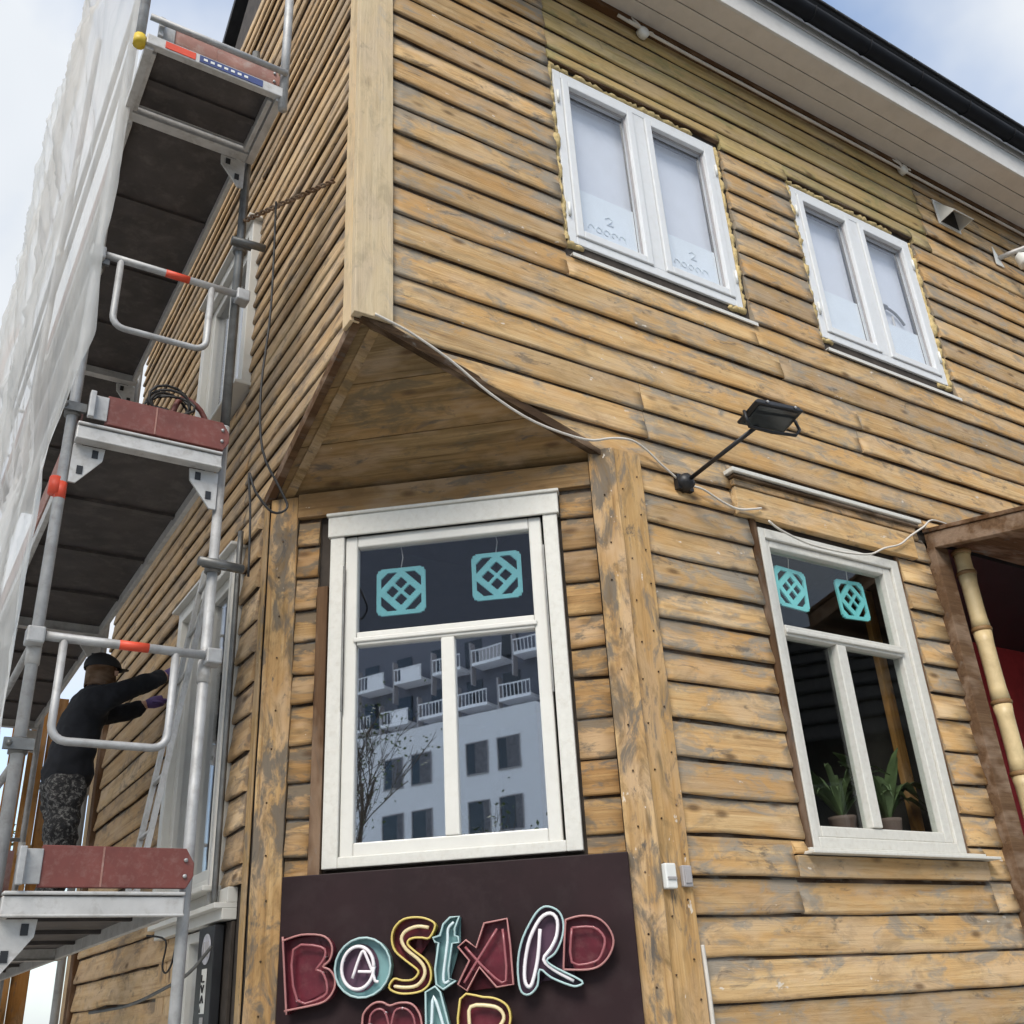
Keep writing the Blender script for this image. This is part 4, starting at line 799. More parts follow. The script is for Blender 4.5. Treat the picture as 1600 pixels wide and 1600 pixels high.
# plants on the inner sill
mb = MB(); mb.box(WG[0], WG[1], 0.06, 0.42, 2.27, 2.31); tag(mb.build('inner_sill', BROWN, gw, bevel=0.004))
def potplant(x, y, kind, label):
    t = thing('pot_plant', label, 'potted plant', (x, y, 2.31)); r = random.Random(int(x * 100))
    mb = MB(); mb.tube([(x, y, 2.31), (x, y, 2.33), (x, y, 2.43), (x, y, 2.45)], .07, 14, 0, False, [.055, .058, .075, .078]); mb.build('pot', TERRA, t)
    n = 34 if kind == 0 else 22
    for k in range(n):
        a = k * 2.4 + r.uniform(-.3, .3); ln = r.uniform(.35, .75) if kind == 0 else r.uniform(.3, .62); lean = r.uniform(.5, 1.15); wd = r.uniform(.012, .024) if kind == 0 else r.uniform(.03, .065)
        d = Vector((math.cos(a) * (.75 if math.cos(a) > 0 and kind else 1), math.sin(a) * (.5 if math.sin(a) > 0 else .12), 0)); base = Vector((x, y, 2.44)); pts = []
        for i in range(6):
            q = i / 5; pts.append((base + d * (ln * lean * q) + Vector((0, 0, ln * (1.15 * q - .85 * q * q * lean))), wd * math.sin(math.pi * min(.97, q * .9 + .08))))
        side = Vector((-d.y, d.x, 0)).normalized(); mb = MB(); vs = []
        for p, w_ in pts: vs += [p - side * w_, p + Vector((0, 0, -.006)), p + side * w_]
        mb.add(vs, [(i * 3 + j, i * 3 + j + 1, i * 3 + j + 4, i * 3 + j + 3) for i in range(5) for j in range(2)], 0, True); mb.build('leaf', LEAF, t, recalc=False)
potplant(2.97, 0.21, 0, 'green potted plant behind the lower left pane of the right window'); potplant(3.33, 0.20, 1, 'broad leaved potted plant behind the lower right pane of the right window')
plank('curtain_board', WR, 3.72, 3.80, 2.3, 3.95, -0.36, -0.32, ORANGE, True, parent=gw)

# ------------------------------------------------------------------ scaffold
XO, XI = -1.12, -0.43; YS = [0.65, 3.22, 5.79]; DK = [2.07, 4.05, 6.05]
sc = thing('scaffold', 'galvanised steel scaffold with dark plywood decks along the left wall', 'scaffold', (-0.78, 3.2, 0))
for iy, y in enumerate(YS):
    for ix, x in enumerate((XO, XI)):
        mb = MB(); zz = 0.12
        top = 9.4 if x == XO else (4.25 if iy == 0 else 9.2)
        mb.tube([(x, y, 0.13), (x, y, top)], .0242, 12); st_ = mb.build('standard', ALU if ix == 0 or iy else ALU, sc)
        for zc in [2.0 * k + 1.0 for k in range(4)]:
            if zc < top: mb = MB(); mb.tube([(x, y, zc - .05), (x, y, zc + .05)], .029, 10); mb.build('spigot_collar', ALUW, st_)
    if iy == 0: mb = MB(); mb.tube([(XI, y, 4.26), (XI, y, 6.9)], .0242, 12); mb.build('standard', DARKST, sc)
    for k, zd in enumerate(DK):
        mb = MB(); M_ = Matrix.Identity(4)
        mb.box(XO + .02, XI - .02, y - .075, y - .025, zd - .075, zd - .005); mb.box(XO + .02, XI - .02, y - .09, y - .075, zd - .078, zd - .068); mb.box(XO + .02, XI - .02, y - .085, y - .03, zd - .001, zd + .012)
        tr = mb.build('transom', ALUW, sc, bevel=0.004)
        for x, sg in ((XO, 1), (XI, -1)):
            if (x == XI and k == 0) or (x == XO and k == 2): continue
            mb = MB(); mb.add([(x + sg * a, y + yo, zd + b) for yo in (-.03, -.018) for a, b in [(.02, -.08), (.155, -.08), (.15, -.14), (.05, -.27), (.02, -.27)]], [(0, 1, 2, 3, 4), (9, 8, 7, 6, 5)] + [(i, (i + 1) % 5, 5 + (i + 1) % 5, 5 + i) for i in range(5)]); gs = mb.build('gusset', ALUW, tr)
            for a, b in ((.06, -.205), (.115, -.115)):
                mb = MB(); mb.box(x + sg * a - .013, x + sg * a + .013, y - .0335, y - .0305, zd + b - .02, zd + b + .02); mb.build('slot', BLACK, gs)
for zi, zd in enumerate(DK):
    bays = [(0.65, 3.22), (3.22, 5.79)] + ([(0.14, 0.60)] if zi == 2 else [])
    for ya, yb in bays:
        mb = MB(); mb.box(XO + .06, XI - .055, ya + .01, yb - .045, zd - .012, zd); dk = mb.build('deck', PLY, sc)
        for x in (XO + .035, XI - .055):
            mb = MB(); mb.box(x, x + .026, ya + .01, yb - .045, zd - .07, zd + .004); mb.build('side_rail', ALUW, dk, bevel=0.003)
        n = max(1, int((yb - ya) / 0.85))
        for i in range(1, n + 1):
            yy = ya + (yb - ya) * i / (n + 1); mb = MB(); mb.box(XO + .062, XI - .056, yy - .02, yy + .02, zd - .03, zd - .013); mb.build('deck_rib', PLY, dk)
# cantilevered end of the top deck
y = 0.12; zd = DK[2]
mb = MB(); mb.box(XO, XI + .02, y - .02, y + .02, zd - .06, zd + .005); ct = mb.build('transom', ALUW, sc, bevel=0.004)
mb = MB(); mb.box(XO + .09, XO + .24, y - .0235, y - .0205, zd - .05, zd - .005); mb.build('red_label', REDB, ct)
mb = MB(); mb.box(XO + .26, XI - .1, y - .0235, y - .0205, zd - .05, zd - .005); bl = mb.build('blue_label', BLUE, ct)
for k in range(7): mb = MB(); mb.box(XO + .28 + k * .035, XO + .30 + k * .035, y - .0255, y - .0236, zd - .035, zd - .02); mb.build('label_print', BOXW, bl)
mb = MB(); mb.tube([(XO, y - .04, zd + .10), (XI + .02, y - .04, zd + .10)], .017, 8); mb.build('end_rail', ALU, sc)
for x in (XO - .03, XI + .02):
    mb = MB(); mb.tube([(x, y, zd - .13 if x > -1 else zd - .02), (x, y, zd + 1.2)], .024, 10); p_ = mb.build('guard_post', ALU, sc)
    if x < -1: mb = MB(); mb.tube([(x, y, zd - .08), (x, y, zd - .02)], .03, 10); mb.build('yellow_cap', YEL, p_)
for x in (XO + .02, XI):
    mb = MB(); mb.beam((x, 0.12, zd - .05), (x, 0.62, zd - .05), .04, .06); mb.build('cantilever_arm', ALUW, sc)
# toe boards at the near end of each deck
for zi, zd in enumerate(DK):
    y = 0.585 if zi < 2 else 0.155; mt = TOE if zi < 2 else TOEW
    mb = MB(); mb.prism([(XO + .13, zd + .025), (XI - .02, zd + .025), (XI + .005, zd + .07), (XI + .005, zd + .12), (XI - .03, zd + .175), (XO + .13, zd + .175)], y - .015, y + .012); tb_ = mb.build('toe_board', mt, sc, bevel=0.003)
    mb = MB(); mb.box(XO + .05, XO + .135, y - .022, y - .0155, zd + .035, zd + .16); mb.box(XO + .05, XO + .075, y - .05, y - .023, zd + .03, zd + .165); mb.build('metal_end', ALU, tb_, bevel=0.004)
    mb = MB(); mb.box(-.775, -.768, y - .0175, y - .0155, zd + .028, zd + .172); mb.build('joint_strip', TOEW, tb_)
    for q in (.07, .13): mb = MB(); mb.tube([(XI - .03, y - .016, zd + q), (XI - .03, y - .022, zd + q)], .008, 8); mb.build('bolt', ALU, tb_)
# far toe boards along the outer side
for zd in DK:
    mb = MB(); mb.box(XO + .03, XO + .05, 0.7, 5.7, zd + .02, zd + .17); mb.build('toe_board', TOEW, sc)
# end guard frames of bent tube
def guard(y, zt, drop):
    mb = MB(); mb.tube([(XO - .03, y, zt), (XI + .05, y, zt)], .0195, 10); top = mb.build('end_guard_rail', ALU, sc)
    x0, x1 = XO + .10, XI - .14; zb = zt - drop; c = .06
    mb = MB(); mb.tube([(x0, y, zt)] + [(x0, y, zb + c)] + [(x0 + c * (1 - math.cos(a)), y, zb + c * (1 - math.sin(a))) for a in [math.pi / 8 * k for k in range(1, 4)]] + [(x0 + c, y, zb), (x1 - c, y, zb)] + [(x1 - c * (1 - math.sin(a)), y, zb + c * (1 - math.cos(a))) for a in [math.pi / 8 * k for k in range(1, 4)]] + [(x1, y, zb + c), (x1, y, zt)], .0165, 10); mb.build('bent_rail', ALU, top)
    mb = MB(); xm = (XO + XI) / 2 + .03; mb.tube([(xm - .06, y, zt), (xm + .06, y, zt)], .0205, 10); mb.build('red_band', REDB, top)
    for x in (XO - .01, XI + .02):
        mb = MB(); mb.box(x - .035, x + .035, y - .03, y + .05, zt - .04, zt + .03); mb.build('clip', ALU, top, bevel=0.008)
guard(0.60, 5.03, 0.40); guard(0.60, 3.06, 0.42)
# long guard rails on the outer and a few on the inner side
for zd in DK:
    for dz in (0.5, 1.0):
        mb = MB(); mb.tube([(XO - .0, 0.65, zd + dz), (XO, 5.79, zd + dz)], .0165, 8); mb.build('guard_rail', ALU, sc)
        mb = MB(); mb.tube([(XO, 5.79, zd + dz), (XI, 5.79, zd + dz)], .0165, 8); mb.build('guard_rail', ALU, sc)
mb = MB(); mb.tube([(XO - .0242, 0.65, 3.72), (XO - .0243, 0.65, 3.80)], .027, 10); mb.tube([(XO, 0.65, 3.70), (XO, 0.65, 3.78)], .0252, 10); mb.build('red_band', REDB, sc)
# couplers and wall ties
for (x, y, z) in [(XI, .65, 3.50), (XI, .65, 5.38), (XI, 3.22, 3.5), (XO, .65, 4.15), (XO, .65, 2.62), (XO, .65, 5.0)]:
    mb = MB(); mb.tube([(x, y, z - .03), (x, y, z + .03)], .037, 10); mb.box(x - .06, x + .05, y - .05, y - .03, z - .022, z + .022); cp = mb.build('coupler', DARKST, sc)
    mb = MB(); mb.tube([(x - .04, y - .06, z), (x - .04, y - .02, z)], .012, 6); mb.build('bolt', DARKST, cp)
mb = MB(); mb.tube([(XI - .08, .60, 3.50), (XI + .13, .62, 3.50)], .022, 10); mb.build('wall_tie', DARKST, sc)
mb = MB(); mb.tube([(XI - .06, .60, 5.38), (XI + .12, .60, 5.39)], .022, 10); mb.build('wall_tie', DARKST, sc)
# twisted rope tie at the top
def helix(p0, p1, r, turns, ph=0): 
    p0 = Vector(p0); p1 = Vector(p1); d = (p1 - p0); u = d.cross(Vector((0, 0, 1))).normalized(); v = d.cross(u).normalized(); n = turns * 8
    return [p0 + d * (i / n) + (u * math.cos(ph + i * math.pi / 4) + v * math.sin(ph + i * math.pi / 4)) * r for i in range(n + 1)]
mb = MB(); mb.tube(helix((XI, .62, 5.55), (-.04, .30, 5.75), .009, 9), .007, 6); mb.tube(helix((XI, .62, 5.55), (-.04, .30, 5.75), .009, 9, math.pi), .007, 6); tag(mb.build('twisted_wire_tie', BROWNL), 'twisted brown wire tying the scaffold to the upper side wall', 'wire')

# white sheeting hung on the outside
mb = MB(); ny, nz_, nw = 150, 230, 8; y0, y1, za, zb = 0.57, 6.2, 1.95, 9.4
grid = []
for j in range(nz_ + 1):
    for i in range(-nw, ny + 1):
        z = za + (zb - za) * j / nz_; v = (z - 2.05) / 2.0
        y = y0 + (y1 - y0) * max(i, 0) / ny; u = (y - y0) / 2.6
        bulge = 0.02 + 0.10 * abs(math.sin(math.pi * u)) ** 0.7 * (0.55 + 0.45 * abs(math.sin(math.pi * v))) + 0.03 * abs(math.sin(math.pi * v)) * min(1, u * 4 + .3)
        q = y + 0.02 * i if i < 0 else y
        rg = 1 - abs(noise.noise((q * 2.1 - z * 0.75, z * 0.5 + q * .3, 3.0))) * 2
        wr = 0.045 * noise.noise((q * 1.6 - z * 0.55, z * 0.8, 3.0)) + 0.035 * max(0, rg) ** 3 + 0.022 * max(0, 1 - abs(noise.noise((q * 4.2 - z * 1.9, z * .6 - q * .4, 6.0))) * 4) ** 2 + 0.016 * max(0, 1 - abs(noise.noise((q * 5.5 + z * 1.1, z * .9, 9.0))) * 5) ** 2 + 0.016 * noise.noise((q * 7.5 - z * 2.0, z * 0.7 + q, 8.0)) + 0.004 * noise.noise((q * 16 + z * 2, z * 1.5, 1.0))
        x = XO - .05 - bulge - wr * min(1.0, 0.5 + u * 2)
        if i < 0:                       # hem wrapped round the end pole, ragged
            t = -i / nw; wrap = max(0.0, min(1.0, (z - 3.9) * 1.6)) * (0.75 + 0.35 * noise.noise((z * 1.7, 2.0, 0.0)))
            x = x + (XO + .055 - x) * t * wrap; y = y0 - 0.035 * math.sin(min(1, t * 1.3) * math.pi / 2) + 0.008 * noise.noise((z * 7, t * 4, 0))
        grid.append((x, y + 0.05 * noise.noise((z * 1.1, 5.0, y * .3)) * (.5 if i > 0 else .2), z))
nn = ny + nw + 1
mb.add(grid, [(j * nn + i, j * nn + i + 1, (j + 1) * nn + i + 1, (j + 1) * nn + i) for j in range(nz_) for i in range(nn - 1)], 0, True)
tag(mb.build('scaffold_sheeting', NET, recalc=False), 'wrinkled white plastic sheeting hung on the outer face of the scaffold', 'sheeting')

# things standing on or hanging from the scaffold
tl = thing('power_tool', 'red and black tool with coiled lead lying on the middle deck', 'power tool', (-0.68, 0.78, DK[1]))
mb = MB(); mb.box(-.84, -.62, .70, .84, DK[1] + .005, DK[1] + .235); mb.box(-.60, -.50, .73, .81, DK[1] + .04, DK[1] + .15); mb.build('body', TOE, tl, bevel=0.02)
mb = MB(); mb.tube(crom([(-.68, .70, DK[1] + .22), (-.64, .69, DK[1] + .33), (-.54, .70, DK[1] + .29), (-.47, .73, DK[1] + .16)], 4), .014, 8); mb.build('handle', TOE, tl)
mb = MB(); pts = [(-.70 + (.10 + .012 * math.sin(k * .37)) * math.cos(k * .5), .66 + .05 * math.sin(k * .31), DK[1] + .25 + (.075 + .015 * math.cos(k * .23)) * math.sin(k * .5)) for k in range(64)]; mb.tube(pts, .007, 5); mb.build('lead', RUB, tl)
mb = MB(); mb.box(-.78, -.70, .66, .70, DK[1] + .18, DK[1] + .24); mb.build('plug', BLACK, tl, bevel=0.006)
cable('hanging_cable', [(XI + .12, .45, 5.6), (XI + .13, .45, 4.9), (XI + .11, .46, 4.4), (XI + .13, .44, 4.05), (XI + .22, .42, 3.85), (XI + .26, .42, 3.76), (XI + .19, .42, 3.72), (XI + .11, .44, 3.82), (XI + .08, .46, 3.92), (XI + .10, .46, 3.7), (XI + .11, .46, 3.4)], .006, RUB, 'black cable hanging in a loop beside the inner scaffold pole')
cable('wire_loop', [(-.12, 1.9, 2.01), (-.13, 1.92, 1.9), (-.13, 2.02, 1.86), (-.13, 2.1, 1.9), (-.12, 2.12, 2.02), (-.2, 2.2, 2.05)], .005, RUB, 'thin black wire loop hanging under the lowest deck', 'wire')
cable('drooping_cable', [(-.12, 1.30, 1.93), (-.16, 1.5, 1.83), (-.22, 1.75, 1.77), (-.3, 2.0, 1.72), (-.42, 2.3, 1.70)], .008, DARKST, 'dark cable slanting across the low shop window')
cable('drain_pipe', [(-.075, 1.46, z) for z in (4.1, 3.4, 3.0, 2.6, 2.3, 2.13)], .016, DARKST, 'dark pipe running down the side wall next to the corner post', 'pipe')
cable('drain_pipe', [(-.07, 1.56, z) for z in (4.0, 3.4, 3.0, 2.6, 2.3, 2.13)], .012, ALUW, 'pale thin pipe running down beside the dark pipe', 'pipe')
# ladder on the lowest deck
ld = thing('ladder', 'narrow aluminium ladder leaning on the wall beside the painter', 'ladder', (-.40, 1.9, DK[0]))
a0, a1 = Vector((-.42, 1.62, DK[0])), Vector((-.16, 1.62, 4.02)); off = Vector((0.02, 0.30, 0))
for k in (0, 1): mb = MB(); mb.beam(a0 + off * k, a1 + off * k, .022, .045, up=(0, 1, 0)); mb.build('stile', ALUW, ld)
for i in range(7):
    p = a0.lerp(a1, (i + .5) / 7); mb = MB(); mb.tube([p, p + off], .011, 8); mb.build('rung', ALUW, ld)

# ------------------------------------------------------------------ painter
pp = thing('person', 'person in black sweater, cap and paint splashed trousers reaching up to the wall', 'person', (-.60, 2.85, DK[0]))
def skinmesh(name, verts, edges, radii, mat, parent, sub=2, root=0, crease=0):
    me = bpy.data.meshes.new(name); me.from_pydata([tuple(v) for v in verts], edges, []); me.materials.append(mat)
    o = bpy.data.objects.new(name, me); link(o, parent)
    sk = o.modifiers.new('skin', 'SKIN'); sk.use_smooth_shade = True
    lay = me.skin_vertices[0].data if me.skin_vertices else None
    if lay is None:
        b = bmesh.new(); b.from_mesh(me); b.verts.layers.skin.verify(); b.to_mesh(me); b.free(); lay = me.skin_vertices[0].data
    for i, r in enumerate(radii): lay[i].radius = r if isinstance(r, tuple) else (r, r); lay[i].use_root = (i == root)
    ss = o.modifiers.new('sub', 'SUBSURF'); ss.levels = sub; ss.render_levels = sub
    if crease:
        s2 = o.modifiers.new('sub2', 'SUBSURF'); s2.levels = 2; s2.render_levels = 2
        tx = bpy.data.textures.new('folds', 'CLOUDS'); tx.noise_scale = 0.09; tx.noise_depth = 2
        dm = o.modifiers.new('folds', 'DISPLACE'); dm.texture = tx; dm.strength = crease; dm.mid_level = 0.5; dm.texture_coords = 'LOCAL'
    return o
bx, by, bz = -.60, 2.85, DK[0]
V = lambda x, y, z: (bx + x, by + y, bz + z * .945)
body_v = [V(0, 0, .95), V(.02, 0, 1.12), V(.05, 0, 1.30), V(.08, 0, 1.43), V(.09, 0, 1.52), V(.12, 0, 1.585), V(.135, 0, 1.675),
          V(-.01, -.10, .90), V(.0, -.12, .50), V(-.05, -.12, .09), V(.09, -.12, .05), V(.0, .10, .90), V(.05, .13, .50), V(.0, .14, .09), V(.14, .14, .05),
          V(.09, -.18, 1.42), V(.26, -.2, 1.50), V(.42, -.15, 1.60), V(.50, -.14, 1.65), V(.09, .18, 1.42), V(.24, .22, 1.43), V(.38, .18, 1.49), V(.47, .16, 1.53)]
body_e = [(0, 1), (1, 2), (2, 3), (3, 4), (4, 5), (5, 6), (0, 7), (7, 8), (8, 9), (9, 10), (0, 11), (11, 12), (12, 13), (13, 14), (3, 15), (15, 16), (16, 17), (17, 18), (3, 19), (19, 20), (20, 21), (21, 22)]
body_r = [.06, .07, .09, .09, .055, .08, .066, .07, .055, .045, .04, .07, .06, .045, .04, .06, .045, .036, .03, .06, .045, .036, .03]
skinmesh('body', body_v, body_e, body_r, SKIN, pp)
sw_v = [V(0, 0, .84), V(.0, 0, 1.02), V(.02, 0, 1.15), V(.05, 0, 1.30), V(.08, 0, 1.43), V(.105, 0, 1.56), V(.09, -.19, 1.42), V(.26, -.205, 1.50), V(.48, -.145, 1.635), V(.09, .19, 1.42), V(.24, .225, 1.43), V(.45, .165, 1.515)]
sw_e = [(0, 1), (1, 2), (2, 3), (3, 4), (4, 5), (4, 6), (6, 7), (7, 8), (4, 9), (9, 10), (10, 11)]
skinmesh('sweater', sw_v, sw_e, [(.165, .165), (.155, .16), (.145, .16), (.15, .17), (.13, .145), .092, .08, .068, .055, .08, .068, .055], NAVY, pp, crease=0.035)
tr_v = [V(0, 0, 1.02), V(-.005, 0, .92), V(-.01, -.10, .82), V(.0, -.12, .50), V(-.05, -.12, .12), V(-.01, .10, .82), V(.05, .13, .50), V(.0, .14, .12)]
tr_e = [(0, 1), (1, 2), (2, 3), (3, 4), (1, 5), (5, 6), (6, 7)]
skinmesh('trousers', tr_v, tr_e, [(.15, .155), (.155, .165), .11, .088, .08, .105, .088, .08], TROU, pp, crease=0.06)
for yy, xx in ((-.12, -.05), (.14, .0)):
    mb = MB(); mb.tube([V(xx - .06, yy, .05), V(xx, yy, .055), V(xx + .1, yy, .04), V(xx + .17, yy, .03)], .05, 10, 0, False, [.04, .055, .048, .028]); mb.build('boot', CAPM, pp)
mb = MB(); hc = Vector(V(.125, 0, 1.655)); rings = []
n = 14
for j in range(7):
    t = j / 6 * math.pi / 2; rr = .105 * math.cos(t) + .001; mb_z = .105 * math.sin(t)
    rings += [hc + Vector((1.1 * rr * math.cos(a) - .02 * math.sin(t), rr * math.sin(a), mb_z + .02)) for a in [2 * math.pi * k / n for k in range(n)]]
RZ = Matrix.Rotation(math.radians(48), 3, 'Z'); TH = lambda v: hc + RZ @ Vector(v)
mb.add(rings, [(j * n + k, j * n + (k + 1) % n, (j + 1) * n + (k + 1) % n, (j + 1) * n + k) for j in range(6) for k in range(n)], 0, True)
mb.add([TH((x, y, z)) for x, y, z in [(.08, -.09, .03), (.08, .09, .03), (.17, .075, .05), (.2, 0, .055), (.17, -.075, .05), (.08, -.09, .04), (.08, .09, .04), (.17, .075, .06), (.2, 0, .065), (.17, -.075, .06)]], [(0, 1, 2, 3, 4), (9, 8, 7, 6, 5)] + [(i, (i + 1) % 5, 5 + (i + 1) % 5, 5 + i) for i in range(5)], 0, False); mb.build('cap', CAPM, pp)
mb = MB(); hr = [TH((-.01 + .098 * math.cos(a), .095 * math.sin(a), z)) for z in (-.1, .02) for a in [math.pi * (.45 + 1.1 * k / 8) for k in range(9)]]
mb.add(hr, [(k, k + 1, 9 + k + 1, 9 + k) for k in range(8)], 0, True); mb.build('hair', BROWN, pp)
mb = MB(); mb.tube([TH((.085, 0, -.0)), TH((.115, 0, -.03)), TH((.09, 0, -.045))], .012, 6); mb.build('nose', SKIN, pp)
for s_ in (-1, 1):
    mb = MB(); mb.tube([TH((0, s_ * .088, -.03)), TH((-.005, s_ * .094, .0))], .016, 8); mb.build('ear', SKIN, pp)
for hp, dr in ((Vector(V(.50, -.14, 1.65)), Vector((.9, .1, .4))), (Vector(V(.47, .16, 1.53)), Vector((.9, -.05, .3)))):
    dr.normalize(); sd_ = dr.cross(Vector((0, 0, 1))).normalized(); upv = sd_.cross(dr)
    mb = MB(); mb.tube([hp - dr * .03, hp + dr * .02, hp + dr * .075], .03, 10, 0, False, [.028, .04, .036])
    for k, (o, ln) in enumerate(((-.027, .06), (-.009, .075), (.009, .07), (.027, .055))):
        b_ = hp + dr * .06 + sd_ * o; mb.tube([b_, b_ + dr * ln * .5 - upv * .005, b_ + dr * ln - upv * .03], .009, 6, 0, False, [.0095, .009, .007])
    b_ = hp + dr * .01 + sd_ * .03; mb.tube([b_, b_ + dr * .03 + sd_ * .025 - upv * .015, b_ + dr * .06 + sd_ * .02 - upv * .03], .01, 6, 0, False, [.011, .01, .008]); mb.build('glove', GLOVE, pp)
scr = thing('scraper', 'small paint scraper held in the painter\'s raised glove', 'scraper', V(.56, -.13, 1.67))
mb = MB(); mb.tube([V(.52, -.15, 1.64), V(.56, -.13, 1.73)], .011, 8); mb.build('handle', BLACK, scr); mb = MB(); mb.box(bx + .552, bx + .566, by - .16, by - .10, bz + 1.63, bz + 1.69); mb.build('blade', ALU, scr)

# ------------------------------------------------------------------ beyond the far end of the side wall
hb = thing('timber_hoarding', 'orange brown plank hoarding at the far end of the scaffold', 'hoarding', (-.4, 5.95, 0))
for k, x in enumerate((-.56, -.41, -.27)):
    mb = MB(); mb.box(0, 4.2, -.02, .02, -.065, .065); mb.build('plank', ORANGE, hb, frame_mat((x, 5.92 + .02 * k, 0.12), (0, 0, 1), (1, 0, 0)), local=True, bevel=0.003)
mb = MB(); mb.box(-.62, .1, 5.97, 6.03, 1.0, 1.1); mb.build('batten', ORANGE, hb)
plank('end_trim', WL, -5.28, -5.1, 0.12, 4.1, 0.002, 0.05, PINE_SIDE, True); plank('end_trim', WL, -5.08, -4.95, 0.12, 4.1, 0.002, 0.06, BROWN, True)
def leafcrown(r, c, rad, n, size, zsc=1.0):
    mb = MB()
    for k in range(n):
        d = Vector((r.gauss(0, 1), r.gauss(0, 1), r.gauss(0, 1))).normalized() * (r.random() ** .45)
        if noise.noise((d.x * 2.2 + c[0], d.y * 2.2, d.z * 2.2)) < -0.12: continue
        p = Vector(c) + Vector((d.x * rad, d.y * rad, d.z * rad * zsc)); u = Vector((r.gauss(0, 1), r.gauss(0, 1), r.gauss(0, .6))).normalized(); v = u.cross(Vector((r.gauss(0, 1), r.gauss(0, 1), r.gauss(0, 1)))).normalized(); s = size * r.uniform(.6, 1.4)
        mb.add([p - u * s, p + v * s * .5, p + u * s, p - v * s * .5], [(0, 1, 2, 3)])
    return mb
def branches(mb, p, d, ln, rad, depth, r, tips):
    d = d.normalized(); n = 4; pts = [p]; rads = [rad]
    for i in range(n):
        d = (d + Vector((r.gauss(0, .12), r.gauss(0, .12), r.gauss(.04, .08)))).normalized(); pts.append(pts[-1] + d * ln / n); rads.append(rad * (1 - .45 * (i + 1) / n))
    mb.tube(pts, rad, 5 if depth < 3 else 4, 0, False, rads)
    if depth >= 5: tips.append(pts[-1]); return
    for k in range(3 if depth < 4 else 3):
        t = r.uniform(.45, 1.0); q = pts[min(n, int(t * n))]; nd = (d + Vector((r.gauss(0, .42), r.gauss(0, .42), r.gauss(.38, .25)))); branches(mb, q, nd, ln * r.uniform(.6, .78), max(.006, rads[-1] * r.uniform(.55, .8)), depth + 1, r, tips)
def tree(name, loc, h, seed, label, leaves, lsize=.07, group=None):
    r = random.Random(seed); t = thing(name, label, 'tree', loc, group); mb = MB(); tips = []
    branches(mb, Vector(loc), Vector((0, 0, 1)), h * .36, h * .022, 0, r, tips); mb.build('trunk', BARK, t)
    lm = MB()
    for q in tips:
        for k in range(leaves):
            p = q + Vector((r.gauss(0, .18), r.gauss(0, .18), r.gauss(0, .18))); u = Vector((r.gauss(0, 1), r.gauss(0, 1), r.gauss(0, .6))).normalized(); v = u.cross(Vector((r.gauss(0, 1), r.gauss(0, 1), 1))).normalized(); s = lsize * r.uniform(.6, 1.4); lm.add([p - u * s, p + v * s * .5, p + u * s, p - v * s * .5], [(0, 1, 2, 3)])
    if lm.f: tag(lm.build('crown', LEAFT, t, recalc=False), kind='stuff')
tree('street_tree', (0.2, 15.5, 0), 7.0, 5, 'light green street tree seen beyond the scaffold at the left edge', 9, .09)

# ------------------------------------------------------------------ across the street: what the panes mirror
P0 = Vector((-34.325, -27.905, 0)); H = Vector((-0.9624, 0.2715, 0)); NF = Vector((0.2715, 0.9624, 0))
FM = frame_mat(P0, -H, (0, 0, 1))         # local x = -H, outward = NF
if (FM @ Vector((0, -1, 0)) - P0).dot(NF) < 0: FM = frame_mat(P0, H, (0, 0, 1)); SX = 1
else: SX = -1
U = lambda u: u * SX
bw = thing('apartment_block', 'white apartment block with square windows mirrored in the corner window', 'building', P0)
def fbox(mb, u0, u1, o0, o1, z0, z1, mi=0):
    a, b = sorted((U(u0), U(u1))); mb.box(a, b, -o1, -o0, z0, z1, mi, FM)
mb = MB(); fbox(mb, -5.2, 16, -12, 0, 0, 14.76); mb.build('wall', RENDERW, bw)
for zr in (11.85, 9.05, 6.25, 3.4):
    for u in (-3.57, -1.75, 1.6, 3.4, 6.8, 8.6, 12.0):
        mb = MB(); fbox(mb, u - .62, u + .62, 0.0, 0.02, zr, zr + 1.5); wn = mb.build('window', DARKG, bw)
        mb = MB()
        for a, b, c, d in ((u - .66, u - .60, zr - .04, zr + 1.54), (u + .60, u + .66, zr - .04, zr + 1.54), (u - .6, u + .6, zr - .04, zr + .02), (u - .6, u + .6, zr + 1.48, zr + 1.54)): fbox(mb, a, b, 0.021, 0.05, c, d)
        mb.build('frame', GREYB, wn)
        q_ = (int(u * 10) + int(zr * 7)) % 3
        if q_: mb = MB(); fbox(mb, u - .58, u - .58 + .35 * q_, 0.0205, 0.024, zr + .05, zr + 1.46); mb.build('curtain', CURT, wn)
tw = thing('balcony_tower', 'taller block with rows of pale balcony slabs mirrored above the white one', 'building', FM @ Vector((0, 6, 0)))
mb = MB(); fbox(mb, -9, 18, -26, -13.5, 0, 42); mb.build('wall', CONC, tw)
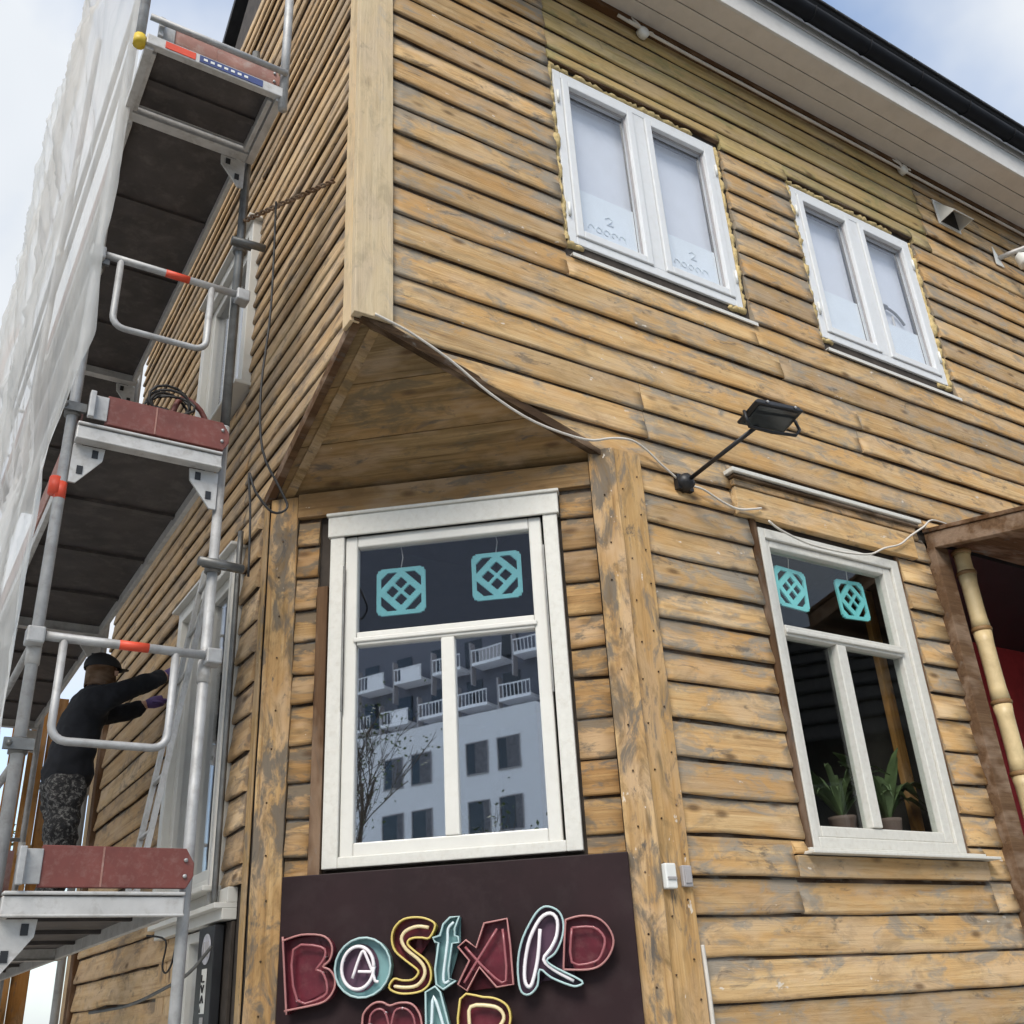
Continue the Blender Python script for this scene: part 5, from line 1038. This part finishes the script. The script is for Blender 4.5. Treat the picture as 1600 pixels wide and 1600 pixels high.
for i in range(7):
    zf = 5 + i * 2.75 + .4; r = random.Random(i)
    for k in range(8):
        u = -8.6 + k * 3.2 + (1.2 if i % 2 else 0); mb = MB(); fbox(mb, u, u + 2.3, -13.5, -12.2, zf, zf + .2); sl_ = mb.build('balcony_slab', RENDERW, tw)
        mb = MB(); fbox(mb, u, u + 2.3, -12.26, -12.2, zf + 1.0, zf + 1.07)
        for q in range(9): fbox(mb, u + .02 + q * .28, u + .06 + q * .28, -12.25, -12.21, zf + .2, zf + 1.0)
        mb.build('railing', RENDERW, sl_)
        mb = MB(); fbox(mb, u + 2.32, u + 2.42, -12.7, -12.2, zf - 1.2, zf + 1.6); mb.build('downpipe', GREYB, sl_)
        if r.random() < .5: mb = MB(); fbox(mb, u + .1, u + r.uniform(.8, 2.0), -12.24, -12.22, zf + .22, zf + .98); mb.build('balustrade_sheet', GREYB if r.random() < .6 else RENDERW, sl_)
    for k in range(9):
        u = -8 + k * 2.9; mb = MB(); fbox(mb, u, u + 1.3, -13.48, -13.45, zf + .4, zf + 2.2); mb.build('window', DARKG, tw)
tree('bare_tree', (-8.8, -5.5, 0), 8.8, 21, 'sparse budding tree mirrored at the lower left of the corner window', 4, .03)
tree('bare_tree', (-8.5, -9.7, 0), 8.8, 33, 'thin twiggy tree mirrored at the lower right of the corner window', 2, .05)
dh = thing('neighbour_house', 'dark brown house across the street mirrored in the right ground floor window', 'house', (15, -11, 0))
DM = frame_mat(Vector((15.5, -11.5, 0)), Vector((0.62, 0.78, 0)), (0, 0, 1))
if (DM @ Vector((0, -1, 0)) - Vector((15.5, -11.5, 0))).dot(Vector((-1, 1, 0))) < 0: DM = frame_mat(Vector((15.5, -11.5, 0)), Vector((-0.62, -0.78, 0)), (0, 0, 1))
mb = MB(); mb.box(-8, 8, 0, 9, 0, 6.5, 0, DM); mb.build('wall', HOUSED, dh)
mb = MB(); mb.add([DM @ Vector(v) for v in [(-8.5, -.6, 6.3), (8.5, -.6, 6.3), (8.5, 4.5, 10.5), (-8.5, 4.5, 10.5), (8.5, 9.6, 6.3), (-8.5, 9.6, 6.3)]], [(0, 1, 2, 3), (3, 2, 4, 5), (0, 3, 5), (1, 4, 2), (0, 5, 4, 1)]); rf = mb.build('roof', ROOFM, dh)
for k in range(8): mb = MB(); mb.beam(DM @ Vector((-8.5, -.6 + k * .62, 6.36 + k * .51)), DM @ Vector((8.5, -.6 + k * .62, 6.36 + k * .51)), .1, .06); mb.build('tile_course', ROOFM, rf)
for x in (-6, -3, 0, 3, 6):
    for zz in (1.2, 4.0):
        mb = MB(); mb.box(x - .55, x + .55, -.03, -.002, zz, zz + 1.5, 0, DM); wn = mb.build('window', DARKG, dh)
        mb = MB(); fr(mb, x - .6, x + .6, zz - .05, zz + 1.55, .07, .07, .07, .07, .03, .06, Wall((0, 0), (1, 0))); mb.v = [tuple(DM @ Vector(v)) for v in mb.v]; mb.build('frame', GREYB, wn)
print('boards', NB[0])
